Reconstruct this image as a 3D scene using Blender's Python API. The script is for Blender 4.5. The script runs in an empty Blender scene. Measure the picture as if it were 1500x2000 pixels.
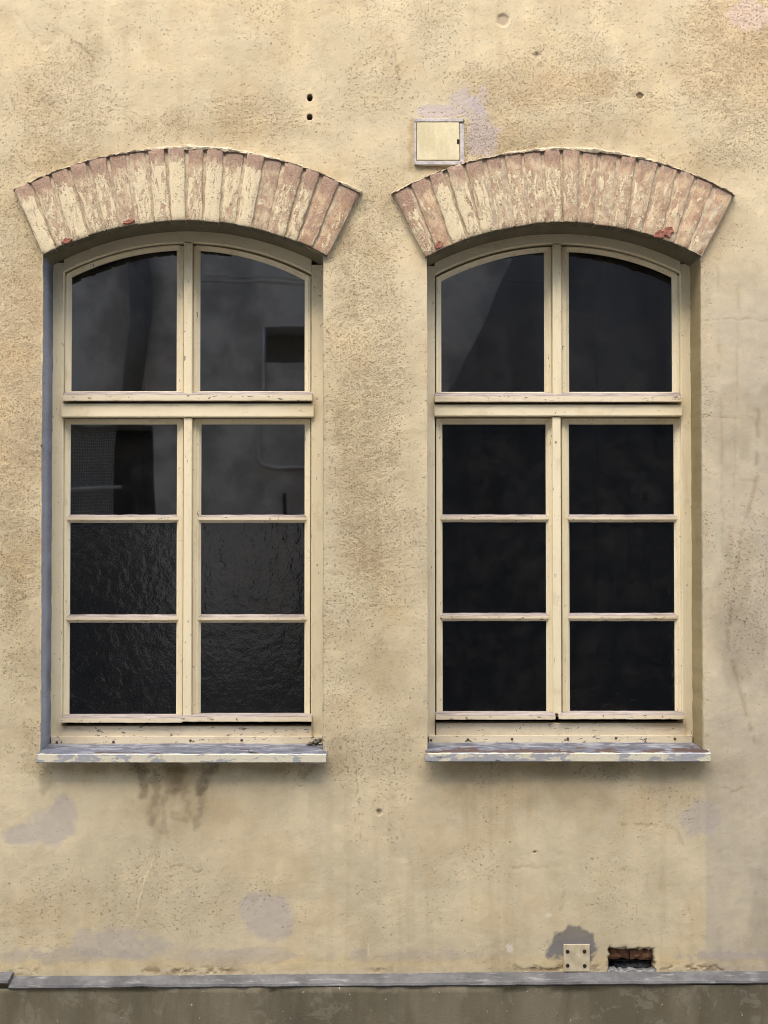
import bpy, bmesh, math, random
import numpy as np
from mathutils import Vector, Matrix

random.seed(7)
RNG = np.random.default_rng(7)
sc = bpy.context.scene
COL = sc.collection

# ---------------------------------------------------------------- camera
PITCH = 0.017
FPX, CX, CY = 2000.0, 720.0, 1166.0          # focal length and principal point in photo pixels
CAMP = np.array([0.0, -4.0, 1.75])
cam_d = bpy.data.cameras.new('camera')
cam = bpy.data.objects.new('camera', cam_d)
COL.objects.link(cam)
cam_d.sensor_fit = 'AUTO'
cam_d.sensor_width = 36.0
cam_d.lens = 36.0
cam_d.shift_x = 30.0 / 2000.0
cam_d.shift_y = 166.0 / 2000.0
cam_d.clip_start, cam_d.clip_end = 0.05, 500.0
cam.location = CAMP
cam.rotation_euler = (math.radians(90) + PITCH, 0, 0)
sc.camera = cam

# ---------------------------------------------------------------- light
SUN_AZ, SUN_EL = math.radians(-14), math.radians(54)   # azimuth from the facade's normal, minus = from the left
S = Vector((math.sin(SUN_AZ) * math.cos(SUN_EL), -math.cos(SUN_AZ) * math.cos(SUN_EL), math.sin(SUN_EL)))
w = bpy.data.worlds.new('World'); sc.world = w; w.use_nodes = True
wn = w.node_tree
sky = wn.nodes.new('ShaderNodeTexSky'); sky.sky_type = 'NISHITA'; sky.sun_disc = False
sky.sun_elevation = SUN_EL; sky.sun_rotation = math.atan2(S.x, S.y)
sky.air_density = 1.0; sky.dust_density = 3.5; sky.ozone_density = 1.0
bg = wn.nodes['Background']; bg.inputs['Strength'].default_value = 0.15
wn.links.new(sky.outputs['Color'], bg.inputs['Color'])
sun_d = bpy.data.lights.new('sun', 'SUN'); sun_d.energy = 1.5; sun_d.angle = math.radians(75)
sun_d.color = (1.0, 0.965, 0.83)
sun = bpy.data.objects.new('sun', sun_d); COL.objects.link(sun)
sun.rotation_euler = S.to_track_quat('Z', 'Y').to_euler()
sun.location = (-4, -10, 14)
vs = sc.view_settings
vs.view_transform = 'Standard'; vs.look = 'None'; vs.gamma = 1.0; vs.use_curve_mapping = False
vs.exposure = 1.98
sc.cycles.filter_width = 1.0

# ---------------------------------------------------------------- helpers
cp, sp = math.cos(PITCH), math.sin(PITCH)
def raydir(px, py):
    u = (px - CX) / FPX; v = (CY - py) / FPX
    return np.array([u, cp - v * sp, sp + v * cp])
def P(px, py, y=0.0):
    """point on the plane at depth y that the photo shows at pixel (px, py)"""
    d = raydir(px, py); t = (y - CAMP[1]) / d[1]
    return CAMP + d * t
def R(px, py, W, g=0.165):
    """point on the plane y=-W (across the yard) that a pane mirrors at pixel (px, py)"""
    d = raydir(px, py); t = (g - CAMP[1]) / d[1]; G = CAMP + d * t
    t2 = (g + W) / d[1]
    return np.array([G[0] + d[0] * t2, -W, G[2] + d[2] * t2])
def lin(*c):
    return tuple(((v / 255.0 + 0.055) / 1.055) ** 2.4 if v / 255.0 > 0.04045 else v / 255.0 / 12.92 for v in c)

PERM = RNG.random((256, 256))
def vnoise(x, y, seed=0):
    x = np.asarray(x, float) + seed * 17.31; y = np.asarray(y, float) + seed * 9.73
    xi = np.floor(x).astype(int); yi = np.floor(y).astype(int)
    fx = x - xi; fy = y - yi
    fx = fx * fx * fx * (fx * (fx * 6 - 15) + 10); fy = fy * fy * fy * (fy * (fy * 6 - 15) + 10)
    a = PERM[xi & 255, yi & 255]; b = PERM[(xi + 1) & 255, yi & 255]
    c = PERM[xi & 255, (yi + 1) & 255]; d = PERM[(xi + 1) & 255, (yi + 1) & 255]
    return (a * (1 - fx) + b * fx) * (1 - fy) + (c * (1 - fx) + d * fx) * fy
def fbm(x, y, octs=4, seed=0, rough=0.5):
    s = 0; a = 1.0; t = 0
    for k in range(octs):
        s = s + a * vnoise(x * 2 ** k, y * 2 ** k, seed + k * 3); t += a; a *= rough
    return s / t
def sstep(a, b, x):
    t = np.clip((x - a) / (b - a), 0, 1); return t * t * (3 - 2 * t)

def link(o, parent=None):
    COL.objects.link(o)
    if parent is not None: o.parent = parent
    return o
def mk(name, verts, faces, mat, parent=None, origin=None, smooth=False, bevel=0.0, mtx=None):
    """one mesh object; verts are world coordinates; origin/mtx give the object's own frame"""
    me = bpy.data.meshes.new(name)
    V = [Vector(v) for v in verts]
    M = mtx if mtx is not None else Matrix.Translation(Vector(origin) if origin is not None else Vector((0, 0, 0)))
    Mi = M.inverted()
    me.from_pydata([Mi @ v for v in V], [], [tuple(int(i) for i in f) for f in faces])
    bm = bmesh.new(); bm.from_mesh(me)
    bmesh.ops.remove_doubles(bm, verts=bm.verts, dist=1e-6)
    if bevel > 0:
        es = [e for e in bm.edges if len(e.link_faces) == 2 and e.calc_face_angle(0) > 0.5]
        bmesh.ops.bevel(bm, geom=es, offset=bevel, segments=2, profile=0.5, affect='EDGES', clamp_overlap=True)
    bmesh.ops.recalc_face_normals(bm, faces=bm.faces)
    bm.to_mesh(me); bm.free()
    if smooth: me.polygons.foreach_set('use_smooth', [True] * len(me.polygons))
    me.materials.append(mat)
    o = bpy.data.objects.new(name, me)
    COL.objects.link(o)
    if parent is not None:
        o.parent = parent
        pm = WORLD[parent]
        o.matrix_local = pm.inverted() @ M
    else:
        o.matrix_local = M
    WORLD[o] = M
    return o
WORLD = {}
def thing(name, label, cat, loc, group=None):
    o = bpy.data.objects.new(name, None); COL.objects.link(o)
    o.empty_display_size = 0.1
    o.location = loc; WORLD[o] = Matrix.Translation(Vector(loc))
    tag(o, label, cat, group); return o
def tag(o, label, cat, group=None, kind='thing'):
    o['label'] = label; o['category'] = cat; o['kind'] = kind
    if group: o['group'] = group
def boxv(x0, x1, y0, y1, z0, z1):
    v = [(x0, y0, z0), (x1, y0, z0), (x1, y1, z0), (x0, y1, z0), (x0, y0, z1), (x1, y0, z1), (x1, y1, z1), (x0, y1, z1)]
    f = [(0, 1, 2, 3), (4, 7, 6, 5), (0, 4, 5, 1), (1, 5, 6, 2), (2, 6, 7, 3), (3, 7, 4, 0)]
    return v, f
def pbox(name, px0, py0, px1, py1, yf, yb, mat, parent=None, bevel=0.0015, **k):
    """box whose front face (depth yf) covers the photo rectangle"""
    a = P(px0, (py0 + py1) / 2, yf); b = P(px1, (py0 + py1) / 2, yf)
    c = P((px0 + px1) / 2, py1, yf); d = P((px0 + px1) / 2, py0, yf)
    v, f = boxv(a[0], b[0], yf, yb, c[2], d[2])
    return mk(name, v, f, mat, parent, bevel=bevel, **k)
def prism(name, pts, y0, y1, mat, parent=None, bevel=0.0, **k):
    """polygon of (x,z) points extruded from y0 to y1"""
    n = len(pts)
    v = [(p[0], y0, p[1]) for p in pts] + [(p[0], y1, p[1]) for p in pts]
    f = [tuple(range(n)), tuple(range(2 * n - 1, n - 1, -1))] + [(i, i + n, (i + 1) % n + n, (i + 1) % n) for i in range(n)]
    return mk(name, v, f, mat, parent, bevel=bevel, **k)
def tube(name, pts, r, mat, parent=None, n=8, **k):
    v = []; f = []
    pts = [Vector(p) for p in pts]
    for i, p in enumerate(pts):
        d = (pts[min(i + 1, len(pts) - 1)] - pts[max(i - 1, 0)]).normalized()
        a = d.cross(Vector((0, 1, 0.01))).normalized(); b = d.cross(a)
        for j in range(n):
            t = 2 * math.pi * j / n
            v.append(p + a * (r * math.cos(t)) + b * (r * math.sin(t)))
    for i in range(len(pts) - 1):
        for j in range(n):
            f.append((i * n + j, i * n + (j + 1) % n, (i + 1) * n + (j + 1) % n, (i + 1) * n + j))
    f.append(tuple(range(n))); f.append(tuple(range((len(pts) - 1) * n, len(pts) * n)))
    return mk(name, v, f, mat, parent, smooth=True, **k)

# ---------------------------------------------------------------- material helpers
class Mat:
    def __init__(s, name):
        s.m = bpy.data.materials.new(name); s.m.use_nodes = True
        s.t = s.m.node_tree; s.b = s.t.nodes['Principled BSDF']
        s.out = s.t.nodes['Material Output']
    def n(s, typ, ins=None, **props):
        nd = s.t.nodes.new(typ)
        for k, v in props.items(): setattr(nd, k, v)
        for k, v in (ins or {}).items(): s.set(nd.inputs[k], v)
        return nd
    def set(s, sock, v):
        if isinstance(v, bpy.types.NodeSocket): s.t.links.new(v, sock)
        else:
            if isinstance(v, tuple) and len(v) == 3 and sock.type == 'RGBA': v = v + (1,)
            sock.default_value = v
    def obj(s): return s.n('ShaderNodeTexCoord').outputs['Object']
    def geo(s): return s.n('ShaderNodeNewGeometry').outputs['Position']
    def rnd(s): return s.n('ShaderNodeObjectInfo').outputs['Random']
    def vmap(s, v, scale=(1, 1, 1), loc=(0, 0, 0)):
        return s.n('ShaderNodeMapping', {'Vector': v, 'Scale': scale, 'Location': loc}).outputs[0]
    def vadd(s, a, b):
        return s.n('ShaderNodeVectorMath', {0: a, 1: b}, operation='ADD').outputs[0]
    def noise(s, v, scale, detail=4, rough=0.55, dist=0.0):
        return s.n('ShaderNodeTexNoise', {'Vector': v, 'Scale': scale, 'Detail': detail, 'Roughness': rough, 'Distortion': dist}).outputs['Fac']
    def mr(s, v, a, b, c=0.0, d=1.0):
        return s.n('ShaderNodeMapRange', {'Value': v, 'From Min': a, 'From Max': b, 'To Min': c, 'To Max': d}, interpolation_type='SMOOTHSTEP').outputs[0]
    def ma(s, op, a, b=0.0, c=0.0):
        return s.n('ShaderNodeMath', {0: a, 1: b, 2: c}, operation=op).outputs[0]
    def mix(s, f, a, b, mode='MIX'):
        nd = s.n('ShaderNodeMix', data_type='RGBA', blend_type=mode)
        s.set(nd.inputs[0], f); s.set(nd.inputs[6], a); s.set(nd.inputs[7], b)
        return nd.outputs[2]
    def attr(s, name, out='Color'):
        return s.n('ShaderNodeAttribute', attribute_name=name).outputs[out]
    def bump(s, h, strength, dist):
        nd = s.n('ShaderNodeBump', {'Height': h, 'Strength': strength, 'Distance': dist})
        s.t.links.new(nd.outputs[0], s.b.inputs['Normal'])
    def base(s, c, rough=0.8, spec=0.3):
        s.set(s.b.inputs['Base Color'], c); s.set(s.b.inputs['Roughness'], rough)
        s.b.inputs['Specular IOR Level'].default_value = spec
        return s.m

def m_stucco():
    s = Mat('stucco'); g = s.geo()
    pit = s.attr('pit', 'Fac'); tint = s.attr('tint')
    n1 = s.noise(g, 125, 4, 0.6)
    n2 = s.noise(g, 340, 3, 0.65)
    n3 = s.noise(g, 14, 6, 0.65)
    n4 = s.noise(g, 38, 4, 0.6)
    # pits: small separate holes in the float coat, more where 'pit' is high
    thr = s.ma('ADD', s.ma('MULTIPLY', n1, 0.72), s.ma('MULTIPLY', n2, 0.28))
    thr = s.ma('ADD', thr, s.ma('MULTIPLY', s.ma('SUBTRACT', n4, 0.5), 0.30))
    thr = s.ma('ADD', thr, s.ma('MULTIPLY', s.ma('SUBTRACT', pit, 1.0), 0.105))
    worm = s.mr(thr, 0.54, 0.60)
    gv = s.n('ShaderNodeVectorMath', {0: g, 1: s.n('ShaderNodeVectorMath', {0: s.n('ShaderNodeTexNoise', {'Vector': g, 'Scale': 120.0, 'Detail': 3.0}).outputs['Color'], 1: (0.012, 0.012, 0.012)}, operation='MULTIPLY').outputs[0]}, operation='ADD').outputs[0]
    def holes(scale, a, b, k):
        vo = s.n('ShaderNodeTexVoronoi', {'Vector': gv, 'Scale': scale}, feature='F1')
        pick = s.mr(s.ma('SUBTRACT', s.ma('MULTIPLY', pit, k), s.n('ShaderNodeSeparateColor', {0: vo.outputs['Color']}).outputs[0]), 0.0, 0.10)
        return s.ma('MULTIPLY', s.mr(vo.outputs['Distance'], a, b), pick)
    crumb = s.ma('MAXIMUM', s.ma('MULTIPLY', worm, 0.62), s.ma('MAXIMUM', holes(95, 0.42, 0.24, 0.62), holes(200, 0.46, 0.26, 0.78)))
    lightc = s.ma('MULTIPLY', s.mr(n1, 0.47, 0.36), pit)
    c = s.mix(1.0, tint, s.mix(n3, (0.90, 0.89, 0.88), (1.10, 1.10, 1.10)), 'MULTIPLY')
    c = s.mix(1.0, c, s.mix(n2, (0.78, 0.77, 0.76), (1.20, 1.20, 1.21)), 'MULTIPLY')
    c = s.mix(s.ma('MULTIPLY', crumb, s.mr(n3, 0.35, 0.65, 0.45, 0.95)), c, s.mix(1.0, c, (0.60, 0.545, 0.475), 'MULTIPLY'))
    c = s.mix(s.ma('MULTIPLY', lightc, 0.40), c, s.mix(1.0, c, (1.18, 1.18, 1.17), 'MULTIPLY'))
    # thin-coat islands with hard ragged edges, and faint trowel drags
    isl = s.noise(g, 7.5, 9, 0.72, 0.3)
    c = s.mix(s.mr(isl, 0.53, 0.60, 0, 0.40), c, s.mix(1.0, c, (0.88, 0.86, 0.84), 'MULTIPLY'))
    c = s.mix(s.mr(isl, 0.47, 0.40, 0, 0.45), c, s.mix(1.0, c, (1.10, 1.09, 1.06), 'MULTIPLY'))
    drag = s.noise(s.vmap(s.n('ShaderNodeVectorRotate', {'Vector': g, 'Angle': 0.5}, rotation_type='Y_AXIS').outputs[0], (0.16, 1, 1)), 60, 4, 0.6)
    c = s.mix(s.mr(drag, 0.60, 0.75, 0, 0.18), c, s.mix(1.0, c, (0.80, 0.77, 0.72), 'MULTIPLY'))
    sp_ = s.mr(s.noise(g, 150, 2, 0.5), 0.715, 0.75)
    c = s.mix(s.ma('MULTIPLY', sp_, 0.55), c, (0.12, 0.09, 0.06))
    h = s.ma('SUBTRACT', s.ma('MULTIPLY', n2, 0.25), crumb)
    h = s.ma('ADD', h, s.ma('MULTIPLY', n1, s.ma('MULTIPLY_ADD', pit, 0.5, 0.15)))
    h = s.ma('ADD', h, s.ma('MULTIPLY', drag, 0.25))
    s.bump(h, 0.8, 0.003)
    return s.base(c, 0.92, 0.15)

def m_plinth():
    s = Mat('plinth_render'); g = s.geo()
    n1 = s.noise(s.vmap(g, (1, 1, 0.35)), 5, 6, 0.6); n2 = s.noise(g, 160, 4, 0.6); n3 = s.noise(s.vmap(g, (1, 1, 0.12)), 16, 4, 0.6)
    c = s.mix(s.mr(n1, 0.35, 0.66), (0.115, 0.095, 0.060), (0.185, 0.154, 0.102))
    c = s.mix(s.mr(n3, 0.50, 0.72, 0, 0.35), c, (0.080, 0.072, 0.050))
    c = s.mix(s.mr(s.noise(g, 11, 8, 0.7, 0.5), 0.55, 0.62, 0, 0.5), c, (0.215, 0.185, 0.135))
    c = s.mix(1.0, c, s.mix(n2, (0.8, 0.8, 0.8), (1.2, 1.2, 1.2)), 'MULTIPLY')
    c = s.mix(s.mr(s.noise(g, 60, 2), 0.735, 0.76), c, (0.40, 0.36, 0.28))
    s.bump(n2, 0.4, 0.003); return s.base(c, 0.9, 0.2)

def m_ledge():
    s = Mat('ledge_cement'); g = s.geo()
    n1 = s.noise(s.vmap(g, (1, 1, 2)), 9, 6, 0.65); n2 = s.noise(g, 140, 4, 0.65); n3 = s.noise(s.vmap(g, (0.25, 1, 1)), 40, 4)
    c = s.mix(s.mr(n1, 0.36, 0.64), (0.092, 0.088, 0.086), (0.152, 0.144, 0.139))
    c = s.mix(s.mr(n3, 0.58, 0.70, 0, 0.7), c, (0.28, 0.265, 0.25))
    c = s.mix(1.0, c, s.mix(n2, (0.75, 0.75, 0.75), (1.22, 1.22, 1.22)), 'MULTIPLY')
    c = s.mix(s.mr(n2, 0.66, 0.72, 0, 0.6), c, (0.10, 0.09, 0.08))
    s.bump(n2, 0.5, 0.003); return s.base(c, 0.85, 0.25)

def m_brick():
    s = Mat('limewashed_brick'); o = s.obj()
    oi = s.n('ShaderNodeObjectInfo')
    r3 = s.n('ShaderNodeCombineXYZ', {0: s.ma('MULTIPLY', oi.outputs['Random'], 37.0), 1: s.ma('MULTIPLY', oi.outputs['Random'], 91.0), 2: s.ma('MULTIPLY', oi.outputs['Random'], 53.0)}).outputs[0]
    v = s.vadd(o, r3)
    sep = s.n('ShaderNodeSeparateColor', {0: oi.outputs['Color']})
    cover, raw, tone = sep.outputs[0], sep.outputs[1], sep.outputs[2]
    z = s.n('ShaderNodeSeparateXYZ', {0: o}).outputs[2]
    nl = s.noise(s.vmap(v, (1, 1, 0.33)), 46, 7, 0.68, 1.0)
    nm = s.noise(s.vmap(v, (1, 1, 0.6)), 17, 4, 0.6)
    nf = s.noise(v, 150, 5, 0.65)
    ns = s.noise(s.vmap(v, (1, 1, 0.15)), 80, 4, 0.6)
    nb = s.noise(s.vmap(v, (1, 1, 0.7)), 26, 7, 0.7, 0.5)
    buff = s.mix(s.mr(nb, 0.38, 0.62), (0.36, 0.245, 0.165), (0.57, 0.455, 0.305))
    buff = s.mix(s.ma('MULTIPLY', s.mr(ns, 0.48, 0.68), 0.55), buff, (0.36, 0.225, 0.155))
    buff = s.mix(tone, buff, s.mix(1.0, buff, (1.0, 0.92, 0.87), 'MULTIPLY'))
    rawc = s.mix(s.mr(nf, 0.35, 0.65), (0.22, 0.135, 0.10), (0.37, 0.245, 0.18))
    cream = s.mix(nf, (0.55, 0.455, 0.285), (0.72, 0.61, 0.41))
    # limewash gone at the top end of each brick and in ragged patches
    topw = s.mr(z, 0.045, 0.140, 0.0, 0.30)
    rawv = s.ma('ADD', s.ma('ADD', s.ma('MULTIPLY', nm, 0.45), s.ma('MULTIPLY', nl, 0.55)), s.ma('ADD', topw, s.ma('MULTIPLY', raw, 0.38)))
    rawm = s.mr(rawv, 0.70, 0.80, 0.0, 0.75)
    crv = s.ma('SUBTRACT', s.ma('ADD', s.ma('ADD', s.ma('MULTIPLY', nl, 0.74), s.ma('MULTIPLY', nf, 0.22)), s.ma('MULTIPLY', cover, 0.34)), s.ma('MULTIPLY', topw, 0.85))
    crm = s.mr(crv, 0.580, 0.625, 0.0, 0.92)
    c = s.mix(rawm, buff, rawc)
    c = s.mix(crm, c, cream)
    # darker at the very top, brown spots and grey blotches
    topdark = s.ma('MULTIPLY', s.mr(s.ma('ADD', s.ma('MULTIPLY', z, 3.0), s.ma('MULTIPLY', nb, 0.9)), 0.74, 1.05), 0.5)
    c = s.mix(topdark, c, (0.12, 0.09, 0.08))
    c = s.mix(s.mr(s.noise(v, 85, 3, 0.6), 0.62, 0.68, 0, 0.75), c, (0.17, 0.11, 0.075))
    c = s.mix(s.mr(s.noise(v, 24, 5, 0.65), 0.60, 0.70, 0, 0.55), c, (0.25, 0.21, 0.155))
    c = s.mix(1.0, c, s.mix(nf, (0.80, 0.79, 0.78), (1.16, 1.16, 1.16)), 'MULTIPLY')
    h = s.ma('ADD', s.ma('ADD', s.ma('MULTIPLY', crm, 0.35), s.ma('MULTIPLY', nf, 0.5)), s.ma('MULTIPLY', nl, 0.5))
    s.bump(h, 0.8, 0.005)
    return s.base(c, 0.88, 0.2)

def m_simple(name, c1, c2, scale=40, rough=0.85, bump=0.3, bd=0.003, stretch=(1, 1, 1), speck=None, spec=0.25):
    s = Mat(name); g = s.geo()
    n = s.noise(s.vmap(g, stretch), scale, 6, 0.62); n2 = s.noise(g, scale * 5, 3, 0.6)
    c = s.mix(s.mr(n, 0.35, 0.65), c1, c2)
    c = s.mix(1.0, c, s.mix(n2, (0.85, 0.85, 0.85), (1.15, 1.15, 1.15)), 'MULTIPLY')
    if speck: c = s.mix(s.mr(n2, 0.64, 0.70, 0, 0.8), c, speck)
    s.bump(s.ma('ADD', n, s.ma('MULTIPLY', n2, 0.6)), bump, bd)
    return s.base(c, rough, spec)

def m_paint(name, c1, c2, wear=0.735, horiz=True, grime=0.5):
    """old cream oil paint on wood: faint grain along the member, dirt, chips that show grey wood"""
    s = Mat(name); g = s.geo(); r = s.rnd()
    sh = s.n('ShaderNodeCombineXYZ', {0: s.ma('MULTIPLY', r, 11.0), 1: s.ma('MULTIPLY', r, 7.0), 2: s.ma('MULTIPLY', r, 5.0)}).outputs[0]
    v = s.vadd(g, sh)
    st = (0.12, 1, 1) if horiz else (1, 1, 0.12)
    n1 = s.noise(s.vmap(v, st), 26, 5, 0.6); n2 = s.noise(s.vmap(v, st), 170, 3, 0.6); n3 = s.noise(v, 5.0, 4, 0.6)
    ch = s.noise(s.vmap(v, (0.45, 1, 1) if horiz else (1, 1, 0.45)), 75, 5, 0.65, 0.7)
    c = s.mix(n3, c1, c2)
    c = s.mix(s.mr(s.noise(v, 9, 7, 0.7), 0.54, 0.66, 0, 0.40), c, s.mix(1.0, c, (0.74, 0.69, 0.62), 'MULTIPLY'))
    c = s.mix(s.mr(n1, 0.52, 0.78, 0, grime), c, s.mix(1.0, c, (0.70, 0.64, 0.57), 'MULTIPLY'))
    c = s.mix(1.0, c, s.mix(n2, (0.93, 0.93, 0.93), (1.06, 1.06, 1.06)), 'MULTIPLY')
    c = s.mix(s.mr(s.noise(s.vmap(v, (0.3, 1, 1) if horiz else (1, 1, 0.3)), 40, 6, 0.7), 0.60, 0.66, 0, 0.45), c, (0.72, 0.66, 0.54))
    chip = s.mr(ch, wear - 0.012, wear + 0.008)
    c = s.mix(chip, c, (0.17, 0.145, 0.12))
    h = s.ma('SUBTRACT', s.ma('ADD', s.ma('MULTIPLY', n2, 0.25), s.ma('MULTIPLY', n1, 0.4)), chip)
    s.bump(h, 0.35, 0.0012)
    return s.base(c, 0.55, 0.35)

def m_zinc():
    """painted sheet sill: grey-lilac coat, chalky streaks, rust where obj.color red says so"""
    s = Mat('sill_sheet'); g = s.geo(); oc = s.n('ShaderNodeSeparateColor', {0: s.n('ShaderNodeObjectInfo').outputs['Color']})
    y = s.n('ShaderNodeSeparateXYZ', {0: g}).outputs[1]
    n1 = s.noise(s.vmap(g, (0.35, 1, 1)), 34, 6, 0.65, 0.6); n2 = s.noise(g, 130, 5, 0.65); n3 = s.noise(s.vmap(g, (0.42, 1.0, 1)), 24, 4, 0.55, 0.5)
    c = s.mix(s.mr(n1, 0.36, 0.62), (0.066, 0.070, 0.090), (0.125, 0.130, 0.158))
    dust = s.ma('MULTIPLY', s.mr(s.ma('ADD', n1, s.ma('MULTIPLY', y, 1.1)), 0.55, 0.68), 0.75)
    c = s.mix(dust, c, s.mix(n2, (0.19, 0.19, 0.20), (0.36, 0.36, 0.36)))
    c = s.mix(s.mr(n2, 0.62, 0.70, 0, 0.7), c, (0.06, 0.055, 0.055))
    fr = s.ma('ADD', s.ma('SUBTRACT', n3, s.ma('MULTIPLY', s.ma('ABSOLUTE', s.ma('ADD', y, 0.020)), 3.4)), s.ma('MULTIPLY', oc.outputs[0], 0.22))
    rust = s.mr(fr, 0.62, 0.635)
    c = s.mix(rust, c, s.mix(n2, (0.045, 0.024, 0.019), (0.08, 0.045, 0.035)))
    s.bump(s.ma('SUBTRACT', n2, rust), 0.35, 0.002)
    return s.base(c, 0.6, 0.4)

def m_lip():
    s = Mat('sill_lip_paint'); g = s.geo(); oc = s.n('ShaderNodeSeparateColor', {0: s.n('ShaderNodeObjectInfo').outputs['Color']})
    r0 = oc.outputs[0]
    n1 = s.noise(s.vmap(g, (0.40, 1, 1)), 26, 8, 0.72, 0.5); n2 = s.noise(g, 150, 4, 0.65); n3 = s.noise(s.vmap(g, (1, 1, 0.15)), 55, 4, 0.6); n4 = s.noise(g, 6, 3, 0.6)
    c = s.mix(n2, (0.50, 0.44, 0.31), (0.70, 0.64, 0.50))
    c = s.mix(s.mr(n3, 0.56, 0.70, 0, 0.6), c, s.mix(1.0, c, (0.70, 0.66, 0.58), 'MULTIPLY'))
    gr = s.ma('ADD', s.ma('ADD', s.ma('MULTIPLY', n1, 0.7), s.ma('MULTIPLY', n4, 0.3)), s.ma('MULTIPLY', r0, 0.055))
    c = s.mix(s.mr(gr, 0.545, 0.575), c, s.mix(n2, (0.22, 0.22, 0.23), (0.42, 0.41, 0.41)))
    c = s.mix(s.mr(s.ma('ADD', n1, s.ma('MULTIPLY', r0, 0.06)), 0.70, 0.72), c, (0.06, 0.04, 0.03))
    c = s.mix(s.mr(n2, 0.62, 0.69, 0, 0.8), c, (0.09, 0.08, 0.07))
    s.bump(n1, 0.6, 0.003); return s.base(c, 0.65, 0.3)

def m_glass(name, textured=False):
    s = Mat(name); g = s.geo(); t = s.t
    r = s.rnd()
    sh = s.n('ShaderNodeCombineXYZ', {0: s.ma('MULTIPLY', r, 13.0), 1: 0.0, 2: s.ma('MULTIPLY', r, 29.0)}).outputs[0]
    v = s.vadd(g, sh)
    if textured:
        h = s.ma('ADD', s.noise(s.vmap(v, (1, 1, 1.0)), 27, 3, 0.5, 0.3), s.ma('MULTIPLY', s.noise(v, 150, 2, 0.5), 0.15))
        bp = s.n('ShaderNodeBump', {'Height': h, 'Strength': 0.42, 'Distance': 0.006})
    else:
        h = s.noise(s.vmap(v, (1, 1, 0.5)), 4.0, 1, 0.5)
        bp = s.n('ShaderNodeBump', {'Height': h, 'Strength': 0.10, 'Distance': 0.009})
    fr = s.n('ShaderNodeFresnel', {'IOR': 1.52, 'Normal': bp.outputs[0]}).outputs[0]
    fr = s.ma('MINIMUM', s.ma('MULTIPLY', fr, 3.2), 1.0)      # box window: inner and outer pane, four faces
    dirt = s.noise(v, 11, 6, 0.7)
    gl = s.n('ShaderNodeBsdfGlossy', {'Color': (1, 1, 1), 'Roughness': 0.022, 'Normal': bp.outputs[0]})
    tr = s.n('ShaderNodeBsdfTransparent', {'Color': (0.55, 0.57, 0.57) if textured else (0.72, 0.75, 0.74)})
    df = s.n('ShaderNodeBsdfDiffuse', {'Color': (0.30, 0.28, 0.24)})
    mx = s.n('ShaderNodeMixShader', {0: fr, 1: tr.outputs[0], 2: gl.outputs[0]})
    m2 = s.n('ShaderNodeMixShader', {0: s.mr(dirt, 0.40, 0.75, 0.006, 0.030), 1: mx.outputs[0], 2: df.outputs[0]})
    t.links.new(m2.outputs[0], s.out.inputs['Surface'])
    return s.m

M = {}
M['stucco'] = m_stucco(); M['plinth'] = m_plinth(); M['ledge'] = m_ledge(); M['brick'] = m_brick()
M['mortar'] = m_simple('old_mortar', (0.34, 0.255, 0.175), (0.54, 0.44, 0.30), 38, 0.92, 0.7, 0.004, speck=(0.14, 0.10, 0.08))
M['cap'] = m_simple('plaster_lip', (0.34, 0.27, 0.18), (0.56, 0.47, 0.33), 60, 0.92, 0.8, 0.005, speck=(0.22, 0.16, 0.11))
M['paint_h'] = m_paint('cream_paint_rail', (0.685, 0.575, 0.38), (0.80, 0.69, 0.475), 0.68, True)
M['paint_v'] = m_paint('cream_paint_stile', (0.66, 0.555, 0.362), (0.78, 0.675, 0.46), 0.665, False)
M['paint_worn'] = m_paint('worn_cream_paint', (0.60, 0.50, 0.35), (0.76, 0.645, 0.46), 0.625, True, 0.9)
M['board_top'] = m_simple('weathered_rail_top', (0.19, 0.16, 0.145), (0.33, 0.28, 0.25), 50, 0.85, 0.4, 0.002, (0.2, 1, 1), speck=(0.10, 0.08, 0.07))
M['soffit'] = m_simple('soffit_paint_shaded', (0.09, 0.078, 0.05), (0.15, 0.13, 0.085), 30, 0.9, 0.5, 0.004)  # olive soffit paint, with the shade of undersides put into the colour
M['zinc'] = m_zinc(); M['lip'] = m_lip()
M['glass'] = m_glass('window_glass'); M['glass_tex'] = m_glass('ripple_glass', True)
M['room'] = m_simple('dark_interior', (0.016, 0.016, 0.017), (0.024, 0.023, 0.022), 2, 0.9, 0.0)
M['screw'] = m_simple('rusty_screw', (0.06, 0.045, 0.035), (0.12, 0.085, 0.06), 300, 0.7, 0.2)
M['rawbrick'] = m_simple('broken_red_brick', (0.10, 0.050, 0.028), (0.20, 0.095, 0.050), 60, 0.95, 0.9, 0.006, speck=(0.06, 0.04, 0.03))
M['cavity'] = m_simple('black_cavity', (0.025, 0.025, 0.026), (0.075, 0.074, 0.072), 50, 0.95, 0.9, 0.01)
M['rubble'] = m_simple('white_rubble', (0.15, 0.145, 0.138), (0.30, 0.29, 0.275), 50, 0.95, 0.7, 0.006)
M['crumb'] = m_simple('old_mortar_crumb', (0.10, 0.085, 0.065), (0.20, 0.17, 0.13), 80, 0.95, 0.8, 0.004)
M['chip'] = m_simple('red_chip', (0.20, 0.075, 0.05), (0.33, 0.14, 0.10), 90, 0.9, 0.5, 0.003)
M['hatch'] = m_simple('hatch_paint', (0.52, 0.44, 0.265), (0.63, 0.545, 0.345), 18, 0.6, 0.15, 0.002, (1, 1, 0.5), speck=None)
M['hatch_frame'] = m_simple('hatch_frame_metal', (0.34, 0.30, 0.29), (0.52, 0.47, 0.44), 40, 0.65, 0.3, 0.002, speck=(0.15, 0.09, 0.07))
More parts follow.
